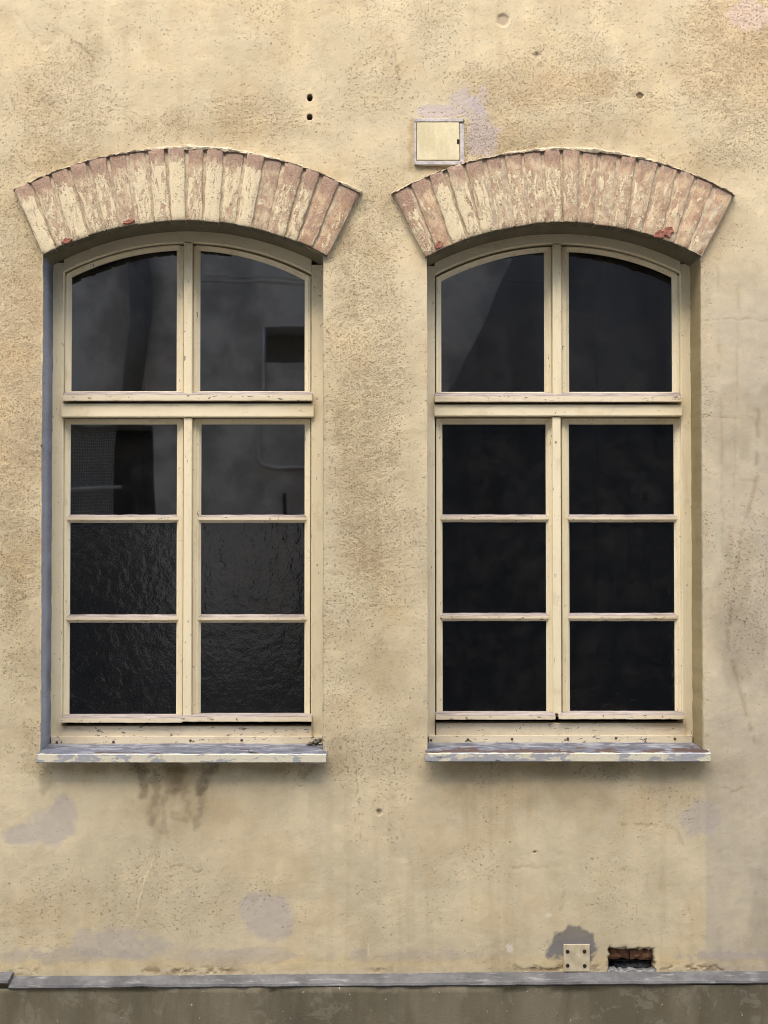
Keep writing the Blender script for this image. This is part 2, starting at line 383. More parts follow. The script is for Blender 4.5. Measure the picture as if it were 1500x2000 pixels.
M['plate'] = m_simple('painted_plate', (0.42, 0.345, 0.225), (0.55, 0.46, 0.31), 26, 0.75, 0.3, 0.002, speck=(0.35, 0.24, 0.14))
M['black'] = m_simple('dark_hole', (0.012, 0.009, 0.007), (0.03, 0.02, 0.014), 80, 0.9, 0.0)
M['yard'] = m_simple('yard_paving', (0.12, 0.114, 0.105), (0.21, 0.20, 0.18), 3, 0.9, 0.3, 0.01)
M['facing'] = m_simple('facing_render', (0.36, 0.345, 0.32), (0.62, 0.60, 0.56), 2.2, 0.9, 0.3, 0.01)
M['slate'] = m_simple('dark_timber', (0.036, 0.040, 0.048), (0.066, 0.071, 0.080), 3, 0.8, 0.2, 0.01, (1, 1, 0.2))
M['flue'] = m_simple('grey_flue', (0.14, 0.14, 0.14), (0.20, 0.20, 0.20), 5, 0.7, 0.0)
M['timber_skylit'] = m_simple('skylit_timber', (0.11, 0.11, 0.115), (0.17, 0.17, 0.175), 3, 0.8, 0.2, 0.01, (1, 1, 0.2))  # paler copy of the barn timber, sky light put into the colour
M['cable'] = m_simple('pale_cable', (0.55, 0.54, 0.52), (0.65, 0.64, 0.62), 5, 0.6, 0.0)

# ---------------------------------------------------------------- openings
def circ3(a, b, c):
    ax, ay = a; bx, by = b; cx, cy = c
    d = 2 * (ax * (by - cy) + bx * (cy - ay) + cx * (ay - by))
    ux = ((ax * ax + ay * ay) * (by - cy) + (bx * bx + by * by) * (cy - ay) + (cx * cx + cy * cy) * (ay - by)) / d
    uy = ((ax * ax + ay * ay) * (cx - bx) + (bx * bx + by * by) * (ax - cx) + (cx * cx + cy * cy) * (bx - ax)) / d
    return ux, uy, math.hypot(ax - ux, ay - uy)
def warc(p0, p1, p2, y):
    """circle in the (x,z) plane at depth y through three photo pixels"""
    q = [P(a, b, y) for a, b in (p0, p1, p2)]
    return circ3(*[(v[0], v[2]) for v in q])
def arcz(c, x): return c[1] + np.sqrt(np.maximum(c[2] ** 2 - (np.asarray(x) - c[0]) ** 2, 0))

OPEN = []
for (xl, xr, spl, spr, cxp, cr, yb) in ((81.5, 630.5, 497, 498, 362, 428, 1480), (834.5, 1370.5, 501, 500, 1100, 433, 1478)):
    x0 = P(xl, 950)[0]; x1 = P(xr, 950)[0]
    c = warc((xl, spl), (cxp, cr), (xr, spr), 0.0)
    OPEN.append(dict(x0=x0, x1=x1, zb=P(300, yb)[2], c=c))

# ---------------------------------------------------------------- wall
def build_wall():
    def lines(lo, hi, step, extra, fine):
        L = list(np.arange(lo, hi, step))
        for a, b, st in fine:
            L = [v for v in L if not (a - st < v < b + st)] + list(np.arange(a, b + 1e-6, st))
        for e in extra:
            L = [v for v in L if abs(v - e) > 0.0018] + [e]
        return sorted(L)
    HOLES = [(605, 190.5, 5.0, 6.5), (604.5, 228, 5.0, 5.5)]
    fx, fz = [], []
    h1 = P(597, 240); h2 = P(613, 180)
    fx.append((h1[0], h2[0], 0.002)); fz.append((h1[2], h2[2], 0.002))
    b1 = P(1178, 1899); b2 = P(1296, 1846)
    fx.append((b1[0], b2[0], 0.003)); fz.append((b1[2], b2[2], 0.003))
    X = lines(-1.66, 1.80, 0.0052, [o[k] for o in OPEN for k in ('x0', 'x1')], fx)
    Z = lines(0.28, 4.35, 0.0052, [o['zb'] for o in OPEN], fz)
    X = np.array([-7, -5, -3.6, -2.6, -2.0, -1.75] + X + [1.9, 2.2, 2.8, 3.8, 5.2, 7.0])
    Z = np.array([-0.3, 0.1] + Z + [4.5, 4.9, 5.6, 6.6, 8.0])
    nx, nz = len(X), len(Z)
    gx, gz = np.meshgrid(X, Z)                     # [nz, nx]
    # rows under an arch crown move onto the arch
    snap = np.zeros_like(gx, bool)
    for o in OPEN:
        js = np.where((X >= o['x0'] - 1e-9) & (X <= o['x1'] + 1e-9))[0]
        za = arcz(o['c'], X[js])
        for j, z in zip(js, za):
            i = np.argmin(np.abs(Z - z)); gz[i, j] = z; snap[i, j] = True
    cxm = (X[:-1] + X[1:]) / 2
    cz = (gz[:-1, :-1] + gz[1:, :-1] + gz[:-1, 1:] + gz[1:, 1:]) / 4
    keep = np.ones((nz - 1, nx - 1), bool)
    for o in OPEN:
        inx = (cxm > o['x0']) & (cxm < o['x1'])
        ins = inx[None, :] & (cz > o['zb']) & (cz < arcz(o['c'], cxm)[None, :])
        keep &= ~ins
    x = gx.ravel().copy(); z = gz.ravel().copy()
    # photo pixel of each point (for placing stains where the photo has them)
    dy = 4.0; dz = z - CAMP[2]
    depth = dy * cp + dz * sp; up = -dy * sp + dz * cp
    px = CX + FPX * x / depth; py = CY - FPX * up / depth

    # ---- relief
    d = (fbm(x / 0.55, z / 0.55, 3, 1) - 0.5) * 0.010
    d += (fbm(x / 0.10, z / 0.07, 4, 5) - 0.5) * 0.0024
    pit = 0.30 + 0.55 * sstep(0.50, 0.66, fbm(x / 0.22, z / 0.22, 4, 9))
    def blob(cx_, cy_, rx, ry, na=0.55, ns=45, seed=0, edge=0.22):
        r = np.hypot((px - cx_) / rx, (py - cy_) / ry)
        v = 1 - r + na * (fbm(px / ns, py / ns, 5, 20 + seed, 0.6) - 0.5) * 2.4 + 0.10 * (fbm(px / 7, py / 7, 2, 21 + seed) - 0.5)
        return sstep(-edge, edge, v)
    def soft(cx_, cy_, rx, ry, seed=0, na=0.5):
        r = np.hypot((px - cx_) / rx, (py - cy_) / ry)
        return np.clip(np.exp(-r * r * 1.3) * (1 + na * 2 * (fbm(px / 40, py / 40, 4, 40 + seed) - 0.5)), 0, 1)
    def poly(pts, wd, wob=3, seed=0):
        best = np.full(px.shape, 1e9)
        qx = px + wob * 2 * (fbm(px / 18, py / 18, 3, 60 + seed) - 0.5); qy = py + wob * 2 * (fbm(px / 18, py / 18, 3, 70 + seed) - 0.5)
        for (ax, ay), (bx, by) in zip(pts[:-1], pts[1:]):
            t = np.clip(((qx - ax) * (bx - ax) + (qy - ay) * (by - ay)) / ((bx - ax) ** 2 + (by - ay) ** 2), 0, 1)
            best = np.minimum(best, np.hypot(qx - ax - t * (bx - ax), qy - ay - t * (by - ay)))
        return np.exp(-(best / wd) ** 2)
    # rough places: pier centre, far left strip, top right; smooth: right of the right window, below the sills
    rough = np.maximum.reduce([blob(715, 760, 70, 420, 0.5, 60, 1, 0.4), blob(30, 800, 62, 430, 0.5, 60, 2, 0.4), 0.7 * blob(1080, 175, 170, 90, 0.6, 60, 3, 0.5),
                               0.7 * blob(1440, 110, 120, 170, 0.6, 70, 4, 0.5), blob(960, 280, 120, 60, 0.6, 40, 5, 0.4), 0.6 * blob(480, 235, 160, 40, 0.6, 40, 6, 0.5),
                               0.8 * blob(120, 250, 90, 160, 0.6, 50, 7, 0.5), 0.6 * blob(1480, 1150, 60, 160, 0.5, 50, 8, 0.4), 0.25 * blob(300, 1760, 300, 60, 0.8, 60, 9, 0.4)])
    smooth = np.maximum(sstep(1380, 1400, px) * sstep(440, 520, py) * 0.8, sstep(1500, 1560, py) * 0.55)
    pit = np.clip(pit * (1 - smooth) * 0.50 + rough * 0.66, 0, 1)
    d += (fbm(x / 0.020, z / 0.020, 3, 13, 0.6) - 0.5) * (0.0008 + 0.0022 * pit)

    # ---- colour (what the plaster and its stains are, not how they are lit)
    def rgb(*c): return np.array(c)[None, :]
    base = np.empty((len(x), 3)); base[:] = rgb(0.545, 0.458, 0.304)
    tone = fbm(x / 0.45, z / 0.45, 4, 80)
    base *= (0.90 + 0.20 * tone)[:, None]
    def lay(c, m, k=1.0):
        nonlocal base
        m = np.clip(m * k, 0, 1)[:, None]; base = base * (1 - m) + rgb(*c) * m
    def mul(c, m, k=1.0):
        nonlocal base
        m = np.clip(m * k, 0, 1)[:, None]; base = base * (1 - m) + base * rgb(*c) * m
    mott = fbm(x / 0.13, z / 0.16, 5, 84, 0.6)
    mul((0.85, 0.82, 0.775), sstep(0.48, 0.70, mott), 0.40)
    mul((1.10, 1.09, 1.07), sstep(0.46, 0.32, mott), 0.7)
    streak = fbm(x / 0.035, z / 0.55, 4, 88)
    mul((0.86, 0.83, 0.79), sstep(0.55, 0.72, streak) * sstep(0.40, 0.62, fbm(x / 0.4, z / 0.4, 3, 90)), 0.4)
    mul((1.0, 0.965, 0.92), sstep(0.5, 0.7, fbm(x / 0.2, z / 0.2, 4, 92)), 0.8)          # pinkish cast
    mul((0.93, 0.90, 0.86), rough, 0.5)
    # pinkish rough left strip, top right corner
    mul((0.95, 0.89, 0.83), blob(25, 780, 60, 260, 0.6, 60, 11, 0.5), 0.7)
    mul((0.94, 0.86, 0.79), blob(1450, 95, 110, 120, 0.7, 60, 12, 0.5), 0.7)
    lay((0.60, 0.47, 0.40), blob(1470, 28, 45, 26, 0.7, 30, 13), 0.6)
    mul((0.93, 0.86, 0.79), blob(1100, 170, 110, 32, 0.8, 40, 14, 0.4), 0.8)
    # dirt above the arches; at their ends the bricks' shadow is painted in
    for cx_, cy_, rx, ry, k in ((150, 318, 120, 34, 0.55), (470, 250, 170, 32, 0.42), (640, 340, 80, 40, 0.35), (1140, 258, 190, 34, 0.50), (1370, 320, 90, 42, 0.50),
                                (1000, 285, 110, 26, 0.40), (930, 160, 90, 40, 0.25), (655, 455, 42, 55, 0.35), (1400, 440, 36, 60, 0.55), (60, 420, 22, 50, 0.3)):
        mul((0.62, 0.56, 0.48), soft(cx_, cy_, rx, ry, int(cx_) % 17), k)
    # pier: darker stains lower down and along its right edge
    for cx_, cy_, rx, ry, k in ((670, 1240, 60, 60, 0.45), (760, 1250, 50, 120, 0.45), (800, 880, 24, 180, 0.40), (730, 1330, 70, 60, 0.4), (660, 1450, 40, 60, 0.45),
                                (800, 1420, 36, 60, 0.35), (700, 900, 40, 140, 0.35), (40, 1240, 45, 120, 0.5), (60, 1390, 36, 90, 0.45), (20, 1100, 36, 90, 0.3)):
        mul((0.72, 0.67, 0.58), soft(cx_, cy_, rx, ry, int(cy_) % 19, 0.8), k)
    # right of the right window: greyer coat, hard seam lower down
    edge = 1378 + 3 * (fbm(py / 30, py * 0 + 1, 3, 93) - 0.5)
    zone = sstep(-5, 5, px - edge) * sstep(1490, 1560, py) + sstep(1340, 1420, px) * sstep(430, 640, py) * (1 - sstep(1490, 1560, py))
    zc = np.stack([0.415 + 0.06 * (tone - 0.5), 0.362 + 0.05 * (tone - 0.5), 0.282 + 0.03 * (tone - 0.5)], 1)
    zm = np.clip(zone * (0.64 + 0.6 * (mott - 0.5)), 0, 1)[:, None]; base = base * (1 - zm) + zc * zm
    mul((0.80, 0.79, 0.77), zone * sstep(0.50, 0.68, fbm(x / 0.16, z / 0.3, 4, 94)), 0.8)
    for pts, wd, k in (([(1480, 800), (1478, 930), (1450, 1040), (1432, 1150), (1420, 1260), (1440, 1330), (1475, 1450)], 4, 0.45), ([(1462, 1150), (1440, 1200), (1435, 1320)], 9, 0.22),
                       ([(1402, 520), (1406, 760), (1412, 1080)], 2.5, 0.25), ([(1442, 560), (1438, 800), (1432, 1000)], 2.5, 0.25),
                       ([(1372, 628), (1420, 622), (1500, 625)], 1.3, 0.55), ([(1374, 735), (1400, 736)], 1.3, 0.5), ([(1372, 808), (1400, 816), (1470, 818)], 1.3, 0.5), ([(1376, 925), (1410, 926)], 1.2, 0.45),
                       ([(1440, 940), (1480, 938)], 1.2, 0.5), ([(1374, 1080), (1400, 1078)], 1.2, 0.4), ([(1372, 500), (1405, 508)], 1.2, 0.5),
                       ([(30, 22), (52, 48), (74, 74)], 1.5, 0.5), ([(1365, 1605), (1340, 1608)], 1.6, 0.3), ([(1412, 1538), (1428, 1546), (1450, 1536)], 1.8, 0.6),
                       ([(1215, 1611), (1285, 1611)], 2.4, 0.5), ([(1300, 1612), (1322, 1620), (1335, 1650)], 3, 0.35), ([(996, 1694), (1070, 1694)], 3.2, 0.45), ([(1105, 1710), (1095, 1780)], 2.6, 0.35),
                       ([(310, 1660), (285, 1715), (270, 1780), (266, 1800)], 1.6, -0.5), ([(655, 1085), (690, 1090)], 1.5, 0.4), ([(668, 520), (690, 560), (695, 640)], 6, 0.3)):
        m = poly(pts, wd, 4, int(pts[0][0]) % 13)
        if k > 0: mul((0.60, 0.55, 0.48), m * sstep(0.3, 0.55, fbm(px / 14, py / 14, 3, 61)), k * 1.1); d += m * 0.0006
        else: mul((1.22, 1.2, 1.15), m, 0.8); d -= m * 0.0016
    # lilac patches where the top coat is gone
    lil = lambda k: (0.425 * k, 0.37 * k, 0.325 * k)
    def blobs(L, na, ns, seed, edge=0.06):
        v = np.full(px.shape, -9.0)
        for a, b, rx, ry in L: v = np.logaddexp(v * 5, (1 - np.hypot((px - a) / rx, (py - b) / ry)) * 5) / 5
        v = v + na * 2 * (fbm(px / ns, py / ns, 5, 20 + seed, 0.62) - 0.5) + 0.2 * (fbm(px / 8, py / 8, 3, 21 + seed) - 0.5)
        return sstep(-0.2, 0.2, v)
    for L, na, sd in (([(100, 1615, 46, 36), (45, 1632, 36, 20), (125, 1580, 24, 28)], 0.35, 31), ([(527, 1792, 46, 46), (500, 1768, 34, 22)], 0.30, 34)):
        m = blobs(L, na, 34, sd); v2 = 0.92 + 0.16 * fbm(px / 40, py / 40, 3, 30)
        m3 = (m * 0.66)[:, None]; base = base * (1 - m3) + np.array([lil(1.0)]) * v2[:, None] * m3; d += m * 0.0006
    for a in () and ((95, 1605, 52, 44, 0.35, 30, 31), (45, 1628, 42, 24, 0.35, 30, 32), (120, 1575, 22, 28, 0.3, 25, 33), (527, 1790, 46, 46, 0.22, 30, 34), (505, 1760, 34, 16, 0.4, 20, 35)):
        m = blob(*a[:4], a[4], a[5], a[6], 0.10); lay(lil(1.0), m, 0.80); d += m * 0.0015
    lay(lil(0.98), blob(1375, 1600, 36, 34, 0.5, 30, 36), 0.6)
    lay(lil(0.92), blob(225, 1845, 95, 26, 0.6, 30, 37, 0.25), 0.6)
    lay(lil(0.84), blob(110, 1868, 120, 12, 0.9, 30, 38, 0.4), 0.5)
    lay(lil(0.92), blob(470, 1868, 120, 14, 0.9, 30, 39, 0.4), 0.5); lay(lil(0.84), blob(830, 1868, 160, 12, 0.9, 30, 40, 0.5), 0.45)
    lay(lil(0.86), blob(1430, 1868, 80, 10, 0.8, 24, 41, 0.3), 0.8)
    # grey filler round the hatch
    lay((0.44, 0.375, 0.375), blob(935, 262, 30, 52, 0.9, 22, 42, 0.2), 0.6); lay((0.44, 0.375, 0.375), blob(862, 218, 58, 12, 0.6, 24, 43, 0.2), 0.65)
    lay((0.44, 0.375, 0.375), blob(910, 198, 34, 20, 1.0, 20, 44, 0.2), 0.6)
    # stains and drips under the sills, with the sills' shade painted as bands
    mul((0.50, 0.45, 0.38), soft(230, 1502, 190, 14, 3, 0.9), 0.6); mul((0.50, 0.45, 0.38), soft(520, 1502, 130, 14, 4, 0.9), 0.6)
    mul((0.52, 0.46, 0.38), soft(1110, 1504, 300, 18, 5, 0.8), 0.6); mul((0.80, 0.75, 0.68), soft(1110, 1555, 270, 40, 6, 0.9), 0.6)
    mul((0.80, 0.75, 0.68), soft(350, 1570, 130, 60, 7, 0.9), 0.7)
    for pts, wd, k in (([(418, 1496), (400, 1512), (390, 1545)], 10, 0.95), ([(392, 1540), (388, 1610)], 9, 0.55), ([(262, 1496), (276, 1510), (282, 1548)], 12, 0.85), ([(300, 1510), (305, 1560), (298, 1600)], 10, 0.7),
                       ([(342, 1502), (345, 1532)], 20, 0.85), ([(330, 1545), (352, 1545)], 6, 0.6), ([(364, 1548), (362, 1590)], 6, 0.45), ([(92, 1500), (84, 1545)], 9, 0.55), ([(340, 1590), (366, 1600)], 9, 0.45),
                       ([(320, 1555), (318, 1620)], 7, 0.4), ([(306, 1600), (300, 1680)], 9, 0.25), ([(615, 1496), (590, 1512)], 8, 0.5), ([(100, 1520), (105, 1536)], 8, 0.4)):
        m = poly(pts, wd, 12, int(pts[0][0]) % 11); nn = fbm(px / 12, py / 16, 4, 62, 0.65)
        mul((0.47, 0.46, 0.44), sstep(0.0, 0.95, m * (0.30 + 1.3 * nn)), k * 0.85)
    mul((0.86, 0.70, 0.48), soft(345, 1515, 50, 26, 8, 0.8), 0.5)
    # cement round the plate
    cem = np.maximum(blob(1120, 1852, 48, 40, 0.30, 22, 45, 0.08) * sstep(1893, 1880, py), 0)
    lay((0.160, 0.150, 0.150), cem, 0.9); lay((0.215, 0.185, 0.150), cem * sstep(1840, 1826, py), 0.85)
    lay((0.50, 0.41, 0.25), blob(1085, 1884, 26, 14, 0.8, 14, 46, 0.15), 0.8)
    # crumbly line just over the ledge
    crum = sstep(0.46, 0.66, fbm(px / 13, py / 9, 5, 95, 0.65)) * sstep(0.35, 0.6, fbm(px / 90, py * 0 + 4, 3, 95)) * np.exp(-((py - (1899 - px * 0.006)) / 8) ** 2)
    mul((0.5, 0.42, 0.33), crum, 0.9); d += crum * 0.003
    yel = np.exp(-((py - (1884 - px * 0.006)) / 12) ** 2); mul((1.05, 0.98, 0.82), yel, 0.6)
    mul((0.62, 0.53, 0.43), soft(850, 328, 60, 10, 9, 0.9), 0.7); mul((0.60, 0.52, 0.43), poly([(804, 235), (803, 330)], 5, 5, 3), 0.6)
    for pts in ([(690, 1480), (700, 1530), (694, 1600), (706, 1660)], [(770, 80), (776, 150), (768, 215)], [(250, 1700), (330, 1690), (400, 1702)], [(1460, 1180), (1440, 1260), (1452, 1330)], [(120, 60), (180, 110), (175, 170)]):
        m = poly(pts, 1.2, 9, int(pts[0][0]) % 13) * sstep(0.38, 0.52, fbm(px / 25, py / 25, 3, 63)); mul((0.62, 0.57, 0.5), m, 0.8); d += m * 0.001
    # chips in the plaster
    for cx_, cy_, rx, ry, c in ((982, 40, 11, 12, (0.40, 0.32, 0.22)), (1250, 187, 7, 6, (0.25, 0.18, 0.11)), (740, 1586, 6, 5, (0.30, 0.24, 0.16)), (84, 872, 4, 4, (0.25, 0.2, 0.15)), (1044, 1664, 2.4, 2.4, (0.06, 0.05, 0.04)), (1048, 107, 7, 3, (0.36, 0.28, 0.2))):
        m = blob(cx_, cy_, rx, ry, 0.35, 9, int(cx_) % 23, 0.15); lay(c, m, 0.85); d += m * 0.005
    lay((0.62, 0.55, 0.43), blob(995, 1852, 7, 8, 0.4, 8, 47, 0.1), 0.9); lay((0.62, 0.55, 0.43), blob(1071, 1787, 6, 5, 0.4, 8, 48, 0.1), 0.9)
    lay((0.62, 0.55, 0.43), poly([(719, 1845), (720, 1864)], 1.6, 0), 0.8)
    # drilled holes
    patch = blob(605, 210, 14, 34, 0.25, 14, 49, 0.2); lay((0.62, 0.50, 0.315), patch, 0.6); pit = pit * (1 - 0.8 * patch)
    for hx, hy, rx, ry in HOLES:
        r = np.hypot((px - hx) / rx, (py - hy) / ry) + 0.25 * (fbm(px / 4, py / 4, 2, 96) - 0.5)
        m = sstep(1.12, 0.92, r); d += m * 0.055; lay((0.05, 0.035, 0.025), sstep(1.3, 0.95, r), 0.95)
    # broken-out brick hole above the ledge
    hx = px + 7 * (fbm(px / 10, py / 10, 4, 97) - 0.5) * 2; hy = py + 5 * (fbm(px / 9, py / 9, 4, 98) - 0.5) * 2
    inside = np.minimum(np.minimum(hx - 1189, 1277 - hx), np.minimum(hy - 1854, 1902 - hy))
    inside = np.minimum(inside, (hx - 1172) * 0.8 + (hy - 1880) * -0.25)
    rim = sstep(-5, 0.5, inside); lay((0.19, 0.135, 0.095), rim, 0.8)
    d += sstep(0, 2.0, inside) * 0.115 + sstep(-5, 0, inside) * 0.006
    lay((0.10, 0.07, 0.05), sstep(1.0, 2.5, inside), 0.9)
    pit = np.clip(pit + rim * 0.5, 0, 1)
    base = np.clip(base, 0.005, 0.80)

    # arrises: slightly worn
    for o in OPEN:
        for k, sgn in (('x0', 1), ('x1', -1)):
            m = np.abs(x - o[k]) < 1e-9
            x[m] += sgn * (fbm(z[m] / 0.05, z[m] * 0 + 3, 4, 99) - 0.5) * 0.005
    far = (np.abs(x) > 1.7) | (z > 4.36) | (z < 0.27)
    d[far] *= 0.3
    V = np.stack([x, d, z], 1)
    idx = np.arange(nx * nz).reshape(nz, nx)
    Q = np.stack([idx[:-1, :-1][keep], idx[:-1, 1:][keep], idx[1:, 1:][keep], idx[1:, :-1][keep]], 1)
    VV = [V]; CC = [base]; PP = [pit]; QQ = [Q]; n = len(V)
    # reveals: the plaster turned back into each opening
    for k, o in enumerate(OPEN):
        j0 = int(np.argmin(np.abs(X - o['x0']))); j1 = int(np.argmin(np.abs(X - o['x1'])))
        ib = int(np.argmin(np.abs(Z - o['zb'])))
        it = {j: int(np.where(snap[:, j])[0][0]) for j in range(j0, j1 + 1)}
        left = [idx[i, j0] for i in range(ib, it[j0])]
        arc = [idx[it[j], j] for j in range(j0, j1 + 1)]
        right = [idx[i, j1] for i in range(it[j1] - 1, ib - 1, -1)]
        B = np.array(left + arc + right); nb = len(B)
        side = np.array([0] * len(left) + [1] * len(arc) + [2] * len(right))
        bp = V[B]; zz = bp[:, 2]
        n1 = fbm(zz / 0.5, zz * 0 + 2 + k, 4, 100); n2 = fbm(zz / 0.12, zz * 0 + 5 + k, 4, 101)
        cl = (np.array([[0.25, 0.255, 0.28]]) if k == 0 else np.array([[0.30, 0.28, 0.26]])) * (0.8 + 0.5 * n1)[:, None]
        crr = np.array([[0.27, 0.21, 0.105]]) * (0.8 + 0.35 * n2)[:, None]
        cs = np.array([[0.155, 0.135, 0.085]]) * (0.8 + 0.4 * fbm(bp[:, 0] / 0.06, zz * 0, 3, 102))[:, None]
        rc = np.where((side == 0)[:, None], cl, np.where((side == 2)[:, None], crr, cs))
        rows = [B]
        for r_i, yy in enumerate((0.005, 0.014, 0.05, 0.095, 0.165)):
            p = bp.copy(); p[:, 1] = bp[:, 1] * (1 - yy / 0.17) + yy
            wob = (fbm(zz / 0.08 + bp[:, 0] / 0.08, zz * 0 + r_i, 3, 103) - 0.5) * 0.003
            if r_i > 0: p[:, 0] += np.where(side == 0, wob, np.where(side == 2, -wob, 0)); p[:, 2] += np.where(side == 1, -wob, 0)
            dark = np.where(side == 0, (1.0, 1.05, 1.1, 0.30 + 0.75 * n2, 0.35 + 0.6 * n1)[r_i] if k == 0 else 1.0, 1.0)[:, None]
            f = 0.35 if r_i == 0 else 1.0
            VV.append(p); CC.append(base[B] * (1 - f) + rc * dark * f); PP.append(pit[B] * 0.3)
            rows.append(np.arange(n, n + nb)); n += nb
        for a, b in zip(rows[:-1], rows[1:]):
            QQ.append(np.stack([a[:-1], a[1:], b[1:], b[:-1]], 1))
    V = np.concatenate(VV); C = np.concatenate(CC); Pt = np.concatenate(PP); Q = np.concatenate(QQ)
    used = np.zeros(len(V), bool); used[Q.ravel()] = True
    re = np.cumsum(used) - 1
    V, C, Pt, Q = V[used], C[used], Pt[used], re[Q]
    me = bpy.data.meshes.new('stucco_wall')
    me.vertices.add(len(V)); me.vertices.foreach_set('co', V.astype(np.float32).ravel())
    me.loops.add(Q.size); me.loops.foreach_set('vertex_index', Q.astype(np.int32).ravel())
    me.polygons.add(len(Q)); me.polygons.foreach_set('loop_start', (np.arange(len(Q)) * 4).astype(np.int32))
    me.polygons.foreach_set('loop_total', np.full(len(Q), 4, np.int32))
    me.update(calc_edges=True)
    me.polygons.foreach_set('use_smooth', np.ones(len(Q), bool))
    a = me.color_attributes.new('tint', 'FLOAT_COLOR', 'POINT')
    a.data.foreach_set('color', np.concatenate([C, np.ones((len(C), 1))], 1).astype(np.float32).ravel())
    b = me.attributes.new('pit', 'FLOAT', 'POINT'); b.data.foreach_set('value', Pt.astype(np.float32))
    me.materials.append(M['stucco'])
    o = bpy.data.objects.new('stucco_wall', me); COL.objects.link(o); WORLD[o] = Matrix.Identity(4)
    return o

wall = build_wall()
tag(wall, 'weathered ochre stucco wall of an old house round two arched windows', 'wall')

# plinth and cement ledge (parts of the wall)
def ribbon(name, xs, prof, mat, parent):
    """prof(x) -> list of (y,z); swept along x, ends closed"""
    v = []; f = []; k = None
    for x in xs:
        p = prof(x); k = len(p); v += [(x, y, z) for y, z in p]
    for i in range(len(xs) - 1):
        for j in range(k - 1):
            f.append((i * k + j, i * k + j + 1, (i + 1) * k + j + 1, (i + 1) * k + j))
    f.append(tuple(range(k))); f.append(tuple(range((len(xs) - 1) * k, len(xs) * k)))
    return mk(name, v, f, mat, parent, smooth=False)
def ledge_prof(dz):
    def pr(x):
        t = (x - P(22, 1900)[0]) / 3.0
        n1 = float(fbm(x / 0.06, 0.5, 4, 110)) - 0.5; n2 = float(fbm(x / 0.02, 3.5, 3, 111)) - 0.5; n3 = float(fbm(x / 0.03, 7.5, 3, 112)) - 0.5
        zb = P(700, 1907)[2] + 0.022 * t + dz; zf = P(700, 1927.5, -0.06)[2] + 0.021 * t + dz
        dip = math.exp(-((x - P(285, 1920)[0]) / 0.035) ** 2)
        return [(0.02, zb + 0.006), (-0.004 + n3 * 0.004, zb + 0.004 * n3), (-0.03, (zb + zf) / 2 + 0.004 + n1 * 0.004 - 0.004 * dip),
                (-0.058 + n1 * 0.008 + dip * 0.012, zf + 0.004 + n2 * 0.004), (-0.062 + n1 * 0.008 + dip * 0.013, zf - 0.004 + n2 * 0.003), (-0.058 + n1 * 0.007 + dip * 0.01, zf - 0.009), (0.02, zf - 0.012)]
    return pr
xa = P(22, 1915, -0.03)[0]
ribbon('ledge', list(np.arange(xa, 1.75, 0.012)) + [2.5, 7.0], ledge_prof(0), M['ledge'], wall)
ribbon('ledge', [-7.0, -2.5] + list(np.arange(-1.75, xa - 0.002, 0.012)) + [xa - 0.002], ledge_prof(0.018), M['ledge'], wall)
def plinth_mesh():
    xs = [-7, -3] + list(np.arange(-1.8, 1.9, 0.03)) + [3, 7]; zs = [-0.3] + list(np.arange(0.0, 0.37, 0.03))
    zt = P(700, 1926, -0.05)[2]
    v = []; f = []
    for z in zs:
        for x in xs:
            zz = min(z, zt + 0.0055 * x); v.append((x, -0.0555 + (float(fbm(x / 0.25, z / 0.25, 3, 115)) - 0.5) * 0.010, zz))
    k = len(xs)
    for i in range(len(zs) - 1):
        for j in range(k - 1): f.append((i * k + j, i * k + j + 1, (i + 1) * k + j + 1, (i + 1) * k + j))
    return mk('plinth', v, f, M['plinth'], wall, smooth=True)
plinth_mesh()

# bricks laid open in the broken hole, black gap beneath, rubble
def rough_box(name, px0, py0, px1, py1, yf, yb, mat, parent, amp=0.003, nx=8, nz=4, seed=0):
    v = []; f = []
    for i in range(nz + 1):
        for j in range(nx + 1):
            p = P(px0 + (px1 - px0) * j / nx, py1 + (py0 - py1) * i / nz, yf)
            e = 0.006 if (i in (0, nz) or j in (0, nx)) else 0
            v.append((p[0] + amp * random.uniform(-1, 1), yf + e + amp * random.uniform(-1, 1), p[2] + amp * random.uniform(-1, 1)))
    k = nx + 1
    for i in range(nz):
        for j in range(nx): f.append((i * k + j, i * k + j + 1, (i + 1) * k + j + 1, (i + 1) * k + j))
    ring = [j for j in range(k)] + [i * k + nx for i in range(1, nz + 1)] + [nz * k + j for j in range(nx - 1, -1, -1)] + [i * k for i in range(nz - 1, 0, -1)]
    n0 = len(v)
    v += [(v[r][0], yb, v[r][2]) for r in ring]; m = len(ring)
    f += [(ring[i], ring[(i + 1) % m], n0 + (i + 1) % m, n0 + i) for i in range(m)]; f.append(tuple(range(n0, n0 + m)))
    return mk(name, v, f, mat, parent)
rough_box('brick', 1186, 1851, 1230.6, 1873, 0.016, 0.10, M['rawbrick'], wall, 0.003)
rough_box('brick', 1231.4, 1852, 1282, 1874, 0.012, 0.10, M['rawbrick'], wall, 0.003)
v = []; f = []; nu, nv = 18, 9
for i in range(nv + 1):
    ph = math.pi * i / nv
    for j in range(nu):
        th = 2 * math.pi * j / nu
        p = P(1236 + 44 * math.cos(ph) * -1, 1885, 0.05); rr = math.sin(ph) ** 0.7 * (1 + 0.25 * (random.random() - 0.5))
        v.append((p[0], p[1] + 0.022 * rr * math.cos(th), p[2] + 0.021 * rr * math.sin(th) + 0.004 * math.sin(i * 1.3)))
for i in range(nv):
    for j in range(nu): f.append((i * nu + j, i * nu + (j + 1) % nu, (i + 1) * nu + (j + 1) % nu, (i + 1) * nu + j))
rb = mk('loose_stone', v, f, M['cavity'], wall, smooth=True)
